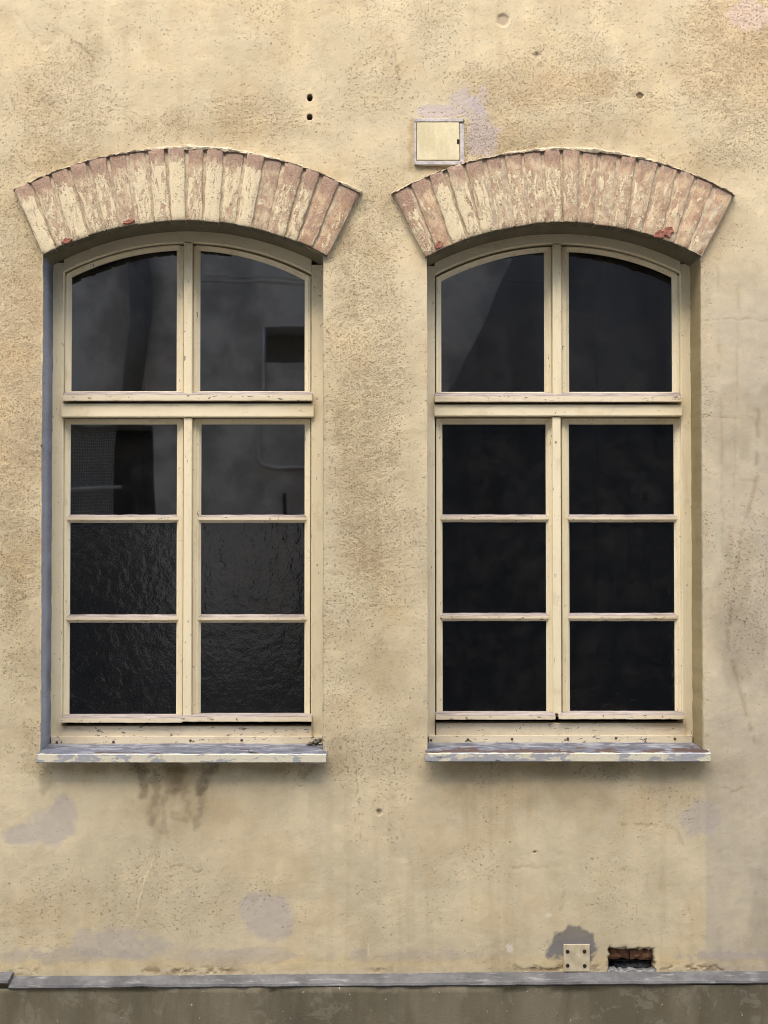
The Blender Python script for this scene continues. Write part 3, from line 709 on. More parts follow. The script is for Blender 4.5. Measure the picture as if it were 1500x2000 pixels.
rb['label'] = 'black sooty stone lying in the gap below the bricks'
rough_box('rubble', 1180, 1896, 1284, 1909, -0.006, 0.10, M['rubble'], wall, 0.0045, 18, 2)

# ---------------------------------------------------------------- brick arches
ARCH = [
    dict(top=[29, 58, 97, 131.6, 169, 209.6, 247, 285, 323.6, 364, 401, 440, 479, 519.6, 555, 596, 629, 667, 702],
         bot=[84, 110, 140, 173.6, 205, 233.6, 267, 301, 334, 364, 397, 429.6, 461, 491.5, 525, 557, 581, 612, 639],
         outer=((29, 370), (365, 288), (702, 374)), inner=((83, 498), (362, 430), (639, 499)),
         cover=[.75, .45, .62, .38, .5, .2, .6, .6, .95, .42, .72, .55, .7, .08, .35, .5, .05, .12], raw=[.15, .3, .1, .35, .25, .3, .1, .3, 0, .45, .15, .4, .35, .3, .4, .7, .6, .45],
         tone=[.2, .3, .3, .4, .4, .3, .2, .3, 0, .5, .2, .5, .4, .2, .4, .7, 1, 1]),
    dict(top=[768, 799.6, 834, 868, 906, 945, 981, 1020, 1059, 1096, 1135, 1172, 1211, 1247, 1290, 1327, 1361, 1399, 1434],
         bot=[832, 852, 882, 913.6, 941, 969, 1005, 1036, 1069.6, 1099, 1129, 1160, 1191.6, 1225, 1256, 1292, 1317.6, 1346, 1370],
         outer=((768, 377), (1096, 291), (1434, 379)), inner=((833, 502), (1100, 434), (1371, 501)),
         cover=[.38, .15, .72, .62, .48, .36, .30, .34, .38, .24, .22, .26, .22, .28, .18, .2, .12, .12], raw=[.70, .42, .15, .15, .2, .2, .12, .08, .12, .08, .02, .08, .02, -.02, -.02, .02, .12, .02],
         tone=[.8, .9, .3, .3, .3, .3, .4, .4, .3, .5, .5, .5, .5, .5, .6, .6, .9, .9])]
YB = -0.022
def build_arch(k, label):
    A = ARCH[k]
    co = warc(*A['outer'], YB); ci = warc(*A['inner'], YB)
    mid = P((A['bot'][9] + A['top'][9]) / 2, 360, 0)
    root = thing('brick_arch', label, 'brick arch', (mid[0], 0, mid[2] - 0.1), 'brick arches over the windows')
    def ends(tpx, bpx):
        xt = P(tpx, 320, YB)[0]; xb = P(bpx, 465, YB)[0]
        return np.array([xt, float(arcz(co, xt))]), np.array([xb, float(arcz(ci, xb))])
    J = [ends(t, b) for t, b in zip(A['top'], A['bot'])]
    # mortar bed
    v = []; f = []; nr = 4
    for s in range(0, 18 * 4 + 1):
        i = min(int(s / 4), 17); u = s / 4 - i
        T = J[i][0] * (1 - u) + J[i + 1][0] * u; Bt = J[i][1] * (1 - u) + J[i + 1][1] * u
        T = np.array([T[0], float(arcz(co, T[0]))]) ; Bt = np.array([Bt[0], float(arcz(ci, Bt[0]))])
        for r in range(nr + 1):
            q = Bt + (T - Bt) * (0.012 + 0.976 * r / nr); v.append((q[0], -0.0178 + random.uniform(-1, 1) * 0.0016 + (0.003 if r == nr else 0), q[1]))
    K = nr + 1
    for s in range(72):
        for r in range(nr): f.append((s * K + r, (s + 1) * K + r, (s + 1) * K + r + 1, s * K + r + 1))
    rim = [s * K for s in range(73)] + [72 * K + r for r in range(1, K)] + [s * K + nr for s in range(71, -1, -1)] + [r for r in range(nr - 1, 0, -1)]
    n0 = len(v); v += [(v[r][0], 0.03, v[r][2]) for r in rim]; m = len(rim)
    f += [(rim[i], rim[(i + 1) % m], n0 + (i + 1) % m, n0 + i) for i in range(m)]
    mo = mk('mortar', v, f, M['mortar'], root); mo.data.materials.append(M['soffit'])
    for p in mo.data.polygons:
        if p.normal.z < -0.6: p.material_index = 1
    bricks = []
    for i in range(18):
        gl = 0.0 if i == 0 else random.uniform(0.0055, 0.0095); gr = 0.0 if i == 17 else random.uniform(0.0055, 0.0095)
        (T0, B0), (T1, B1) = J[i], J[i + 1]
        ct = (T1 - T0) / np.linalg.norm(T1 - T0); cb = (B1 - B0) / np.linalg.norm(B1 - B0)
        T0, T1 = T0 + ct * gl, T1 - ct * gr; B0, B1 = B0 + cb * gl * 0.55, B1 - cb * gr * 0.55
        drop = random.uniform(-0.002, 0.003)
        axis = ((T0 + T1) - (B0 + B1)); axis /= np.linalg.norm(axis)
        T0, T1, B0, B1 = T0 + axis * random.uniform(-.003, .002), T1 + axis * random.uniform(-.003, .002), B0 + axis * drop, B1 + axis * (drop + random.uniform(-.002, .002))
        cen = (T0 + T1 + B0 + B1) / 4
        ang = math.atan2(axis[0], axis[1])
        Mx = Matrix.Translation(Vector((cen[0], YB, cen[1]))) @ Matrix.Rotation(ang, 4, 'Y')
        nu, nv = 5, 14; UC = (0, 0.07, 0.35, 0.65, 0.93, 1); VR = [0, 0.015] + [0.015 + 0.97 * q / 12 for q in range(1, 12)] + [0.985, 1]; v = []; f = []; proud = random.uniform(-0.004, 0.004)
        for r in range(nv + 1):
            tr = VR[r]; a = B0 + (T0 - B0) * tr; b = B1 + (T1 - B1) * tr
            wl, wr = random.uniform(-1, 1) * 0.0024, random.uniform(-1, 1) * 0.0024
            for c in range(nu + 1):
                q = a + (b - a) * UC[c]
                side = c in (0, nu); end = r in (0, nv)
                q = q + ct * ((wl if c == 0 else wr if c == nu else 0))
                yy = YB + proud + random.uniform(-1, 1) * 0.0009 + (0.0020 if side else 0) + (0.0018 if end else 0)
                if side and end: yy += 0.002
                v.append((q[0], yy, q[1]))
        K = nu + 1
        for r in range(nv):
            for c in range(nu): f.append((r * K + c, r * K + c + 1, (r + 1) * K + c + 1, (r + 1) * K + c))
        rim = list(range(K)) + [r * K + nu for r in range(1, nv + 1)] + [nv * K + c for c in range(nu - 1, -1, -1)] + [r * K for r in range(nv - 1, 0, -1)]
        n0 = len(v); m = len(rim); v += [(v[r][0], 0.02, v[r][2]) for r in rim]
        f += [(rim[j], rim[(j + 1) % m], n0 + (j + 1) % m, n0 + j) for j in range(m)]
        o = mk('brick', v, f, M['brick'], root, mtx=Mx, smooth=False)
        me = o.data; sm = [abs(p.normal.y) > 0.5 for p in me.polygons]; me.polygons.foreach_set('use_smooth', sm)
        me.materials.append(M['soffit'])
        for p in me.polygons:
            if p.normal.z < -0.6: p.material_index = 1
        o.color = (0.33 + 0.62 * (A['cover'][i] - 0.33), A['raw'][i], A['tone'][i], 1)
        bricks.append(o)
    # ragged plaster lip over the arch
    v = []; f = []; N = 420
    a0 = math.atan2(J[0][0][0] - co[0], J[0][0][1] - co[1]); a1 = math.atan2(J[18][0][0] - co[0], J[18][0][1] - co[1])
    for s in range(N + 1):
        u = s / N; a = a0 - 0.004 + (a1 - a0 + 0.008) * u
        n1 = float(fbm(u * 34 + k * 5, 2.2, 4, 120, 0.65)) - 0.5; n2 = float(fbm(u * 120 + k * 9, 4.2, 3, 121, 0.7)) - 0.5; n3 = float(fbm(u * 60, 8.2 + k, 3, 122)) - 0.5
        body = 0.10 + 0.9 * math.exp(-((u - 0.55) / 0.20) ** 2) + (0.5 if (k == 0 and u > 0.93) else 0)
        body *= 1 + 1.6 * n1
        for dr, yy in ((0.009 + 0.010 * n1 + 0.008 * body, 0.003), (0.005 + 0.009 * n2 + 0.006 * body, -0.010 - 0.007 * body), (0.0015 + 0.009 * n2, YB - 0.001 - 0.010 * n3 - 0.002 * body),
                       (-0.0005 - 0.007 * body + 0.010 * n2, YB - 0.002 - 0.010 * n2), (-0.001 - 0.004 * body, -0.008), (0.003, 0.012)):
            rr = co[2] + dr; v.append((co[0] + rr * math.sin(a), yy, co[1] + rr * math.cos(a)))
    for s in range(N):
        for j in range(6): f.append((s * 6 + j, s * 6 + (j + 1) % 6, (s + 1) * 6 + (j + 1) % 6, (s + 1) * 6 + j))
    f.append(tuple(range(6))); f.append(tuple(range(N * 6, N * 6 + 6)))
    o = mk('plaster_lip', v, f, M['cap'], root)
    return root, bricks
def chip(brick, cx, cy, pts):
    """fresh red break in a brick: a shallow faceted scab standing 1 mm off its face"""
    n = len(pts); yf = YB - 0.0065
    v = []
    c = P(cx, cy, yf); v.append((c[0], yf + 0.001, c[2]))
    for dx, dz in pts:
        q = P(cx + dx, cy + dz, yf); v.append((q[0], yf + random.uniform(-.0012, .0006), q[2]))
    for dx, dz in pts:
        q = P(cx + dx * 1.12, cy + dz * 1.12, yf); v.append((q[0], yf + 0.008, q[2]))
    f = [(0, 1 + i, 1 + (i + 1) % n) for i in range(n)] + [(1 + i, 1 + n + i, 1 + n + (i + 1) % n, 1 + (i + 1) % n) for i in range(n)]
    mk('broken_spot', v, f, M['chip'], brick, mtx=WORLD[brick])
def ragged(rx, ry, n=14, rot=0.0):
    out = []
    for i in range(n):
        a = 2 * math.pi * i / n; r = random.uniform(0.55, 1.12)
        x, y = rx * r * math.cos(a), ry * r * math.sin(a)
        out.append((x * math.cos(rot) - y * math.sin(rot), x * math.sin(rot) + y * math.cos(rot)))
    return out
arch_l, br_l = build_arch(0, 'brick arch with patchy cream and red bricks, its plaster free of any hatch')
arch_r, br_r = build_arch(1, 'evenly washed pinkish brick arch just beneath the square metal hatch')
chip(br_l[1], 129, 470, ragged(10, 5, rot=-0.3)); chip(br_l[5], 252, 432, ragged(12, 4, rot=-0.2))
chip(br_r[1], 857, 478, ragged(7, 11, rot=0.6)); chip(br_r[14], 1291, 457, ragged(12, 8, rot=-0.4)); chip(br_r[15], 1305, 452, ragged(10, 11, rot=0.5))

# ---------------------------------------------------------------- windows
NARC = 20
def loop(x0, x1, z0, ztop, i=0.0):
    """closed outline inset by i: bottom-left, bottom-right, then the top from right to left"""
    xs = np.linspace(x1 - i, x0 + i, NARC)
    if callable(ztop): top = [(x, ztop(x, i)) for x in xs]
    else: top = [(x, ztop - i) for x in xs]
    return [(x0 + i, z0 + i), (x1 - i, z0 + i)] + top
def ring(name, loops, mat, parent):
    """loops: list of (outline, depth); consecutive outlines are bridged"""
    v = []; f = []; n = len(loops[0][0])
    for L, y in loops: v += [(x, y, z) for x, z in L]
    for a in range(len(loops) - 1):
        for i in range(n):
            j = (i + 1) % n; f.append((a * n + i, a * n + j, (a + 1) * n + j, (a + 1) * n + i))
    return mk(name, v, f, mat, parent)
def pane(L, y, mat, parent, tilt=0.0):
    n = len(L); th = 0.003
    zc = sum(p[1] for p in L) / n; xc = sum(p[0] for p in L) / n
    tx, tz = random.uniform(-1, 1) * tilt, random.uniform(-1, 1) * tilt
    v = [(x, y + (x - xc) * tx + (z - zc) * tz, z) for x, z in L]
    return mk('glass_pane', v, [tuple(range(n))], mat, parent)
def weather_board(px0, py0, px1, py1, py2, yb, yf, parent):
    """sloping drip rail: top slope seen between py0 and py1, front face from py1 to py2"""
    x0 = P(px0, py1, yf)[0]; x1 = P(px1, py1, yf)[0]
    za = P(px0, py0, yb)[2]; zb_ = P(px0, py1, yf)[2]; zc = P(px0, py2, yf)[2]
    prof = [(yb + 0.03, za + 0.001), (yb, za), (yf + 0.002, zb_ + 0.0008), (yf, zb_ - 0.0015), (yf, zc + 0.002), (yf + 0.002, zc), (yf + 0.012, zc + 0.001), (yf + 0.012, zc + 0.006), (yb + 0.03, zc + 0.006)]
    xs = np.linspace(x0, x1, 24); v = []; f = []; k = len(prof)
    for x in xs:
        w = random.uniform(-1, 1) * 0.0007
        v += [(x, y + (w if 2 <= q <= 4 else 0), z + (w if 2 <= q <= 5 else 0)) for q, (y, z) in enumerate(prof)]
    for i in range(len(xs) - 1):
        for j in range(k): f.append((i * k + j, i * k + (j + 1) % k, (i + 1) * k + (j + 1) % k, (i + 1) * k + j))
    f.append(tuple(range(k))); f.append(tuple(range((len(xs) - 1) * k, len(xs) * k)))
    o = mk('weather_board', v, f, M['paint_worn'], parent)
    o.data.materials.append(M['board_top'])
    for p in o.data.polygons:
        if p.normal.z > 0.35 and p.center.y < 9: p.material_index = 1
    return o
def screw(px, py, y, r, parent):
    c = P(px, py, y); v = [(c[0], y - 0.003, c[2])]; n = 10; f = []
    for rr, yy in ((0.7, -0.0028), (1.0, -0.001), (1.0, 0.002)):
        v += [(c[0] + r * rr * math.cos(2 * math.pi * i / n), y + yy, c[2] + r * rr * math.sin(2 * math.pi * i / n)) for i in range(n)]
    f = [(0, 1 + i, 1 + (i + 1) % n) for i in range(n)]
    for a in (0, 1): f += [(1 + a * n + i, 1 + a * n + n + i, 1 + a * n + n + (i + 1) % n, 1 + a * n + (i + 1) % n) for i in range(n)]
    return mk('screw', v, f, M['screw'], parent)

YF, YS, YT, YM, YW, YG = 0.130, 0.146, 0.117, 0.124, 0.104, 0.167
def build_window(k, W, label):
    o = OPEN[k]
    base = P((W['sill'][0] + W['sill'][1]) / 2, W['sy'][3], 0)
    root = thing('arched_window', label, 'window', (base[0], 0.13, base[2]), 'arched windows in the stucco wall')
    X = lambda px, y: float(P(px, 1000, y)[0])
    Zz = lambda py, y: float(P(360 if k == 0 else 1100, py, y)[2])
    # fixed frame: two jambs and the arched head
    jl0, jl1, jr0, jr1 = W['jamb']
    ci = warc(W['head'][0], W['head'][1], W['head'][2], YF)
    zbase = Zz(W['rail'][1] + 4, YF)
    for a, b in ((jl0, jl1), (jr0, jr1)):
        xa_, xb_ = X(a, YF), X(b, YF); xm = xb_ if a == jl0 else xa_
        zt = float(arcz(ci, xm))
        v, f = boxv(xa_, xb_, YF, YF + 0.075, zbase, zt + 0.035); mk('jamb', v, f, M['paint_v'], root, bevel=0.002)
    xL, xR = X(jl1, YF), X(jr0, YF)
    xs = np.linspace(xL + 0.0004, xR - 0.0004, 40); v = []; f = []
    for x in xs:
        zi = float(arcz(ci, x))
        v += [(x, YF + 0.002, zi), (x, YF, zi + 0.002), (x, YF, zi + 0.075), (x, YF + 0.075, zi + 0.075), (x, YF + 0.075, zi)]
    for i in range(39):
        for j in range(5): f.append((i * 5 + j, i * 5 + (j + 1) % 5, (i + 1) * 5 + (j + 1) % 5, (i + 1) * 5 + j))
    f.append(tuple(range(5))); f.append(tuple(range(195, 200)))
    mk('arched_head', v, f, M['paint_h'], root)
    pbox('transom', W['trans'][0], W['trans'][1], W['trans'][2], W['trans'][3], YT, YF + 0.07, M['paint_h'], root, 0.002)
    # rebate strip seen as the dark line over the transom
    for (pa, pb, ya, yb_) in W['mull']:
        pbox('mullion_strip', pa, ya, pb, yb_, YM, YF + 0.05, M['paint_v'], root, 0.0025)
    pbox('bottom_rail', W['rail'][2], W['rail'][0], W['rail'][3], W['rail'][1], YF - 0.006, YF + 0.07, M['paint_worn'], root, 0.002)
    # upper sashes
    g = W['glass']
    cg = warc((g[0], W['garc'][0]), (g[4], W['garc'][1]), (g[3], W['garc'][2]), YG)
    for s in (0, 1):
        ox0, ox1 = X(W['sash'][2 * s], YS), X(W['sash'][2 * s + 1], YS)
        gx0, gx1 = X(g[2 * s if s == 0 else 2], YG), X(g[1 if s == 0 else 3], YG)
        zo, zg = Zz(W['ub'] + 6, YS), Zz(W['ub'], YG)
        ztop_o = lambda x, i: float(arcz((ci[0], ci[1], ci[2] - 0.0085 - i), x))
        ztop_g = lambda x, i: float(arcz((cg[0], cg[1], cg[2] - i), x))
        outer = loop(ox0, ox1, zo, ztop_o); glass = loop(gx0, gx1, zg, ztop_g)
        bev = loop(gx0 - 0.0125, gx1 + 0.0125, zg - 0.0125, lambda x, i: float(arcz((cg[0], cg[1], cg[2] + 0.0125), x)))
        st = loop(gx0 - 0.0145, gx1 + 0.0145, zg - 0.0145, lambda x, i: float(arcz((cg[0], cg[1], cg[2] + 0.0145), x)))
        gb = loop(gx0 + 0.0005, gx1 - 0.0005, zg + 0.0005, lambda x, i: float(arcz((cg[0], cg[1], cg[2] - 0.0005), x)))
        sash = ring('sash', [(outer, YS + 0.04), (outer, YS + 0.0015), (loop(ox0, ox1, zo, ztop_o, 0.0015), YS), (st, YS), (bev, YS + 0.005), (gb, YG - 0.002), (gb, YG + 0.004)], M['paint_v'], root)
        pane(loop(gx0 - 0.004, gx1 + 0.004, zg - 0.004, lambda x, i: float(arcz((cg[0], cg[1], cg[2] + 0.004), x))), YG, M['glass'], sash, 0.004)
        if s == 1: usash = sash
    weather_board(W['wbu'][0], W['wbu'][2], W['wbu'][1], W['wbu'][3], W['wbu'][4], YS - 0.002, YW, usash)
    # lower sashes with three panes each
    for s in (0, 1):
        ox0, ox1 = X(W['lsash'][2 * s], YS), X(W['lsash'][2 * s + 1], YS)
        gx0, gx1 = X(W['lglass'][2 * s], YG), X(W['lglass'][2 * s + 1], YG)
        zo, zt = Zz(W['lb'] + 5, YS), Zz(W['trans'][3] + 5, YS)
        zg0, zg1 = Zz(W['rows'][5], YG), Zz(W['rows'][0], YG)
        outer = loop(ox0, ox1, zo, zt); e = 0.0125
        glass = loop(gx0, gx1, zg0, zg1)
        sash = ring('sash', [(outer, YS + 0.04), (outer, YS + 0.0015), (loop(ox0, ox1, zo, zt, 0.0015), YS), (loop(gx0, gx1, zg0, zg1, -0.0185), YS), (loop(gx0, gx1, zg0, zg1, -0.0165), YS + 0.005),
                             (loop(gx0, gx1, zg0, zg1, -0.0085), YS + 0.006), (glass, YG - 0.002), (glass, YG + 0.004)], M['paint_v'], root)
        r = W['rows']
        for q in range(3):
            z1, z0 = Zz(r[2 * q], YG), Zz(r[2 * q + 1], YG)
            pane([(gx0 - .003, z0 - .003), (gx1 + .003, z0 - .003), (gx1 + .003, z1 + .003), (gx0 - .003, z1 + .003)], YG, M['glass'] if q == 0 else M['glass_tex'], sash, 0.004)
        for q in (0, 1):
            zt_, zb_ = Zz(r[2 * q + 1], YG), Zz(r[2 * q + 2], YG); zm = (zt_ + zb_) / 2
            xa_, xb_ = gx0 - 0.010, gx1 + 0.010
            prof = [(YG + 0.01, zb_), (YG - 0.003, zb_), (YS + 0.006, zm - 0.0075), (YS + 0.0035, zm - 0.006), (YS + 0.0035, zm + 0.004), (YS + 0.006, zm + 0.006), (YG - 0.003, zt_), (YG + 0.01, zt_)]
            xs = np.linspace(xa_, xb_, 16); v = []; f = []; kk = len(prof)
            for x in xs:
                wv = random.uniform(-1, 1) * 0.0009; v += [(x, y, z + (wv if j in (1, 6) else 0)) for j, (y, z) in enumerate(prof)]
            for i in range(15):
                for j in range(kk): f.append((i * kk + j, i * kk + (j + 1) % kk, (i + 1) * kk + (j + 1) % kk, (i + 1) * kk + j))
            f.append(tuple(range(kk))); f.append(tuple(range(15 * kk, 16 * kk)))
            mo = mk('muntin', v, f, M['paint_worn'], sash); mo.data.materials.append(M['board_top'])
            for p in mo.data.polygons:
                if p.normal.z > 0.30 and abs(p.normal.x) < 0.5: p.material_index = 1
        a = W['wbl'][s]
        weather_board(a[0], a[2], a[1], a[3], a[4], YS - 0.002, YW, sash)
    # sheet-metal sill: upstand, sloping top, front lip
    sx0, sx1 = W['sill']; s0, s1, s2, s3 = W['sy']              # upstand top, back edge, front edge, lip bottom
    yu, yf = YF - 0.010, -0.048
    xu0, xu1 = X(W['ups'][0], yu), X(W['ups'][1], yu)
    zu, zbk, zfr, zlp = Zz(s0, yu), Zz(s1, yu), Zz(s2, yf), Zz(s3, yf)
    x0, x1 = X(sx0, yf), X(sx1, yf)
    ox0_, ox1_ = o['x0'] + 0.002, o['x1'] - 0.002
    N = 90; v = []; f = []
    rowsY = np.linspace(0, 1, 9)
    for i in range(N + 1):
        u = i / N
        for t in rowsY:
            y = yu + (yf - yu) * t
            xl_ = x0 if t > 0.70 else ox0_; xr_ = x1 if t > 0.70 else ox1_
            x = xl_ + (xr_ - xl_) * u
            wv = (float(fbm(u * 9 + k * 3, t * 3, 3, 130)) - 0.5) * 0.006 * (0.3 + t)
            v.append((x, y + (float(fbm(u * 30, 1.5 + k, 3, 131)) - 0.5) * 0.004 * (t > 0.95), zbk + (zfr - zbk) * t + wv * (t < 0.97) + 0.002 * math.sin(min(t, 1) * math.pi)))
    K = 9
    for i in range(N):
        for j in range(K - 1): f.append((i * K + j, i * K + j + 1, (i + 1) * K + j + 1, (i + 1) * K + j))
    n0 = len(v)                                                    # underside, 12 mm below
    v += [(p[0], p[1] + 0.001, p[2] - 0.010) for p in list(v)]
    for i in range(N):
        for j in range(K - 1): f.append((n0 + i * K + j, n0 + (i + 1) * K + j, n0 + (i + 1) * K + j + 1, n0 + i * K + j + 1))
    for e_ in (0, N):
        for j in range(K - 1): f.append((e_ * K + j, n0 + e_ * K + j, n0 + e_ * K + j + 1, e_ * K + j + 1))
    sill = mk('sill', v, f, M['zinc'], root); sill.color = (W['rust'], 0, 0, 1)
    # upstand with its screws
    v, f = boxv(xu0, xu1, yu - 0.001, yu + 0.012, zbk - 0.004, zu); up = mk('upstand', v, f, M['paint_worn'], sill, bevel=0.001)
    for (sxp, syp) in W['screws']: screw(sxp, syp, yu - 0.001, 0.0055, sill)
    # folded lip
    v = []; f = []; N = 110
    for i in range(N + 1):
        u = i / N; x = x0 - 0.001 + (x1 - x0 + 0.002) * u
        w1 = (float(fbm(u * 14 + k, 2.5, 4, 132)) - 0.5) * 0.007; w2 = (float(fbm(u * 45, 5.5 + k, 3, 133)) - 0.5) * 0.006
        for y, z in ((yf + 0.010, zfr - 0.0005), (yf - 0.001, zfr + 0.0018 + w2), (yf - 0.004 + w1, zfr - 0.002), (yf - 0.004 + w1, zlp + 0.004), (yf - 0.001 + w1, zlp + w2), (yf + 0.004 + w1, zlp + 0.002 + w2), (yf + 0.010, zfr - 0.008)):
            v.append((x, y, z))
    K = 7
    for i in range(N):
        for j in range(K): f.append((i * K + j, i * K + (j + 1) % K, (i + 1) * K + (j + 1) % K, (i + 1) * K + j))
    f.append(tuple(range(K))); f.append(tuple(range(N * K, N * K + K)))
    lp = mk('lip', v, f, M['lip'], sill); lp.color = (W['rust'], 0, 0, 1)
    # turned-up end of the sheet at the right
    v, f = boxv(x1 - 0.001, x1 + 0.003, yf + 0.002, 0.0, zfr - 0.012, zfr + 0.012); mk('end_fold', v, f, M['lip'], sill, bevel=0.001)
    return root

WL = dict(jamb=(96, 122, 608, 640), head=((122, 531), (365, 473), (609, 534)), trans=(119, 788, 613, 814), mull=((359, 375, 474, 773), (358, 374, 815, 1400)),
          rail=(1418.5, 1439, 118, 609), sash=(125, 357.5, 376.5, 606.2), glass=(138, 344.5, 390, 595, 366), garc=(543, 489, 547), ub=765,
          wbu=(123, 610, 765.5, 771, 783), lsash=(125, 357.5, 376.5, 606.2), lglass=(137.5, 345.5, 393, 595), lb=1396, rows=(829, 1005.5, 1021, 1200, 1216, 1396),
          wbl=((118, 355, 1396, 1402, 1412), (355.8, 609, 1394, 1400, 1410)), sill=(74, 637), sy=(1438, 1452, 1473, 1490), ups=(102, 630), rust=0.42,
          screws=((221.6, 1449), (372, 1446.5), (472, 1445.5), (111, 1450)))
WR = dict(jamb=(822, 849.5, 1331.5, 1352), head=((849, 536), (1098, 475), (1331, 533)), trans=(848, 790, 1333, 812), mull=((1080, 1097, 477, 773), (1080, 1096, 814, 1394)),
          rail=(1412.5, 1436.5, 852, 1339), sash=(851.8, 1078.5, 1098.5, 1329), glass=(862, 1064, 1112, 1314, 1098), garc=(549, 492, 543), ub=766,
          wbu=(849, 1331, 766.5, 773, 785), lsash=(852, 1079, 1097.5, 1329.5), lglass=(864, 1066, 1111.5, 1316), lb=1391, rows=(829, 1005, 1020, 1197, 1213, 1391),
          wbl=((851, 1085, 1390.5, 1397, 1406), (1092, 1338, 1390, 1396, 1405)), sill=(831, 1384), sy=(1436.5, 1450, 1471, 1488), ups=(837, 1350), rust=1.0,
          screws=((842, 1445.5), (914, 1444.5), (1000, 1443.5), (1109, 1442.5), (1203, 1441.5), (1318, 1443)))
win_l = build_window(0, WL, 'arched cream window whose upper panes mirror a pale grey wall')
win_r = build_window(1, WR, 'arched cream window with near black panes over a rust-flaked sill')

# ---------------------------------------------------------------- small things on the wall
hp = P(857, 276, 0)
hatch = thing('wall_hatch', 'square cream metal hatch with chipped grey frame above the right arch', 'hatch', (hp[0], 0, hp[2]))
for a in ((809, 231, 905, 237.5, -0.012), (898.5, 241, 906, 318, -0.010), (813, 314, 899, 321.5, -0.014), (809.5, 238, 813.5, 321.5, -0.010)):
    pbox('frame', a[0], a[1], a[2], a[3], a[4], 0.012, M['hatch_frame'], hatch, 0.0015)
pbox('backing', 809.6, 231.5, 905.6, 321, -0.003, 0.012, M['black'], hatch, 0.0)
door = pbox('door', 814.5, 238.8, 897.4, 312.6, -0.0115, 0.004, M['hatch'], hatch, 0.002)
pbox('latch_slot', 892.5, 272, 897.2, 281, -0.0122, -0.006, M['black'], door, 0.0)

pp = P(1126, 1871, 0)
plate = thing('mounting_plate', 'small square painted plate with four rusty holes above the ledge', 'plate', (pp[0], 0, pp[2]))
plo = pbox('plate', 1101, 1844.5, 1152, 1898, -0.005, 0.01, M['plate'], plate, 0.0015)
for hx, hy in ((1108.5, 1858.5), (1141.5, 1858), (1108.5, 1886), (1142, 1886.5)):
    s_ = screw(hx, hy, -0.005, 0.0075, plate); s_.name = 'bolt_hole'; s_.data.name = 'bolt_hole'
    s_.data.materials.clear(); s_.data.materials.append(M['black'])

for cx_, cy_, rr in ((606, 1452, 0.011), (616, 1449, 0.014), (624, 1446, 0.012), (622, 1458, 0.012), (613, 1458, 0.009), (601, 1455, 0.006)):
    q = P(cx_, cy_, 0.085); v = []; f = []
    for i in range(6):
        for j in range(8):
            ph, th = math.pi * i / 5, 2 * math.pi * j / 8; k_ = rr * random.uniform(0.7, 1.25)
            v.append((q[0] + k_ * math.sin(ph) * math.cos(th), q[1] + k_ * math.sin(ph) * math.sin(th), q[2] + 0.7 * k_ * math.cos(ph)))
    for i in range(5):
        for j in range(8): f.append((i * 8 + j, i * 8 + (j + 1) % 8, (i + 1) * 8 + (j + 1) % 8, (i + 1) * 8 + j))
    mk('mortar_crumb', v, f, M['crumb'], win_l)
fl = P(490, 1470, 0.0)
v, f = boxv(fl[0] - 0.004, fl[0] + 0.004, -0.036, -0.004, P(490, 1468.6, -0.02)[2] + 0.0005, P(490, 1468.6, -0.02)[2] + 0.007)
c0 = Vector((fl[0], -0.02, P(490, 1468.6, -0.02)[2]))
Mz = Matrix.Translation(c0) @ Matrix.Rotation(0.55, 4, 'Z') @ Matrix.Translation(-c0)
stub = mk('paper_stub', [Mz @ Vector(q) for q in v], f, M['rubble'], None, bevel=0.002, origin=tuple(c0))
tag(stub, 'tiny white stub lying on the sill of the left window', 'stub')

# ---------------------------------------------------------------- rooms behind, yard in front
def structure(o, label=None):
    o['kind'] = 'structure'
    if label: o['label'] = label
    return o
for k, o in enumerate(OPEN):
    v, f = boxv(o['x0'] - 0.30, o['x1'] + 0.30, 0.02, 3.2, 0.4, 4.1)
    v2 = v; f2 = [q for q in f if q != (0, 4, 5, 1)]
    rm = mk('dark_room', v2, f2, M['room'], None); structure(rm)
v, f = boxv(-60, 60, -60, 0.5, -0.4, 0.0); g = mk('yard_ground', v, f, M['yard']); structure(g)

# the building across the yard (the panes mirror it)
def facade(name, W, x0, x1, z0, z1, holes, depth, mat):
    xs = sorted({x0, x1, *[h[0] for h in holes], *[h[1] for h in holes]}); zs = sorted({z0, z1, *[h[2] for h in holes], *[h[3] for h in holes]})
    v = []; f = []
    def quad(a, b, c, d):
        n = len(v); v.extend([a, b, c, d]); f.append((n, n + 1, n + 2, n + 3))
    for i in range(len(xs) - 1):
        for j in range(len(zs) - 1):
            mx, mz = (xs[i] + xs[i + 1]) / 2, (zs[j] + zs[j + 1]) / 2
            inh = any(h[0] < mx < h[1] and h[2] < mz < h[3] for h in holes)
            if not inh: quad((xs[i], -W, zs[j]), (xs[i + 1], -W, zs[j]), (xs[i + 1], -W, zs[j + 1]), (xs[i], -W, zs[j + 1]))
    for h in holes:
        a, b, c, d = h; y2 = -W - depth
        quad((a, -W, c), (a, y2, c), (a, y2, d), (a, -W, d)); quad((b, -W, c), (b, y2, c), (b, y2, d), (b, -W, d))
        quad((a, -W, d), (b, -W, d), (b, y2, d), (a, y2, d)); quad((a, -W, c), (b, -W, c), (b, y2, c), (a, y2, c))
    y3 = -W - 6
    quad((x0, -W, z1), (x1, -W, z1), (x1, y3, z1), (x0, y3, z1)); quad((x0, -W, z0), (x0, y3, z0), (x0, y3, z1), (x0, -W, z1))
    quad((x1, -W, z0), (x1, y3, z0), (x1, y3, z1), (x1, -W, z1)); quad((x0, y3, z0), (x1, y3, z0), (x1, y3, z1), (x0, y3, z1))
    return mk(name, v, f, mat)
WY = 7.0
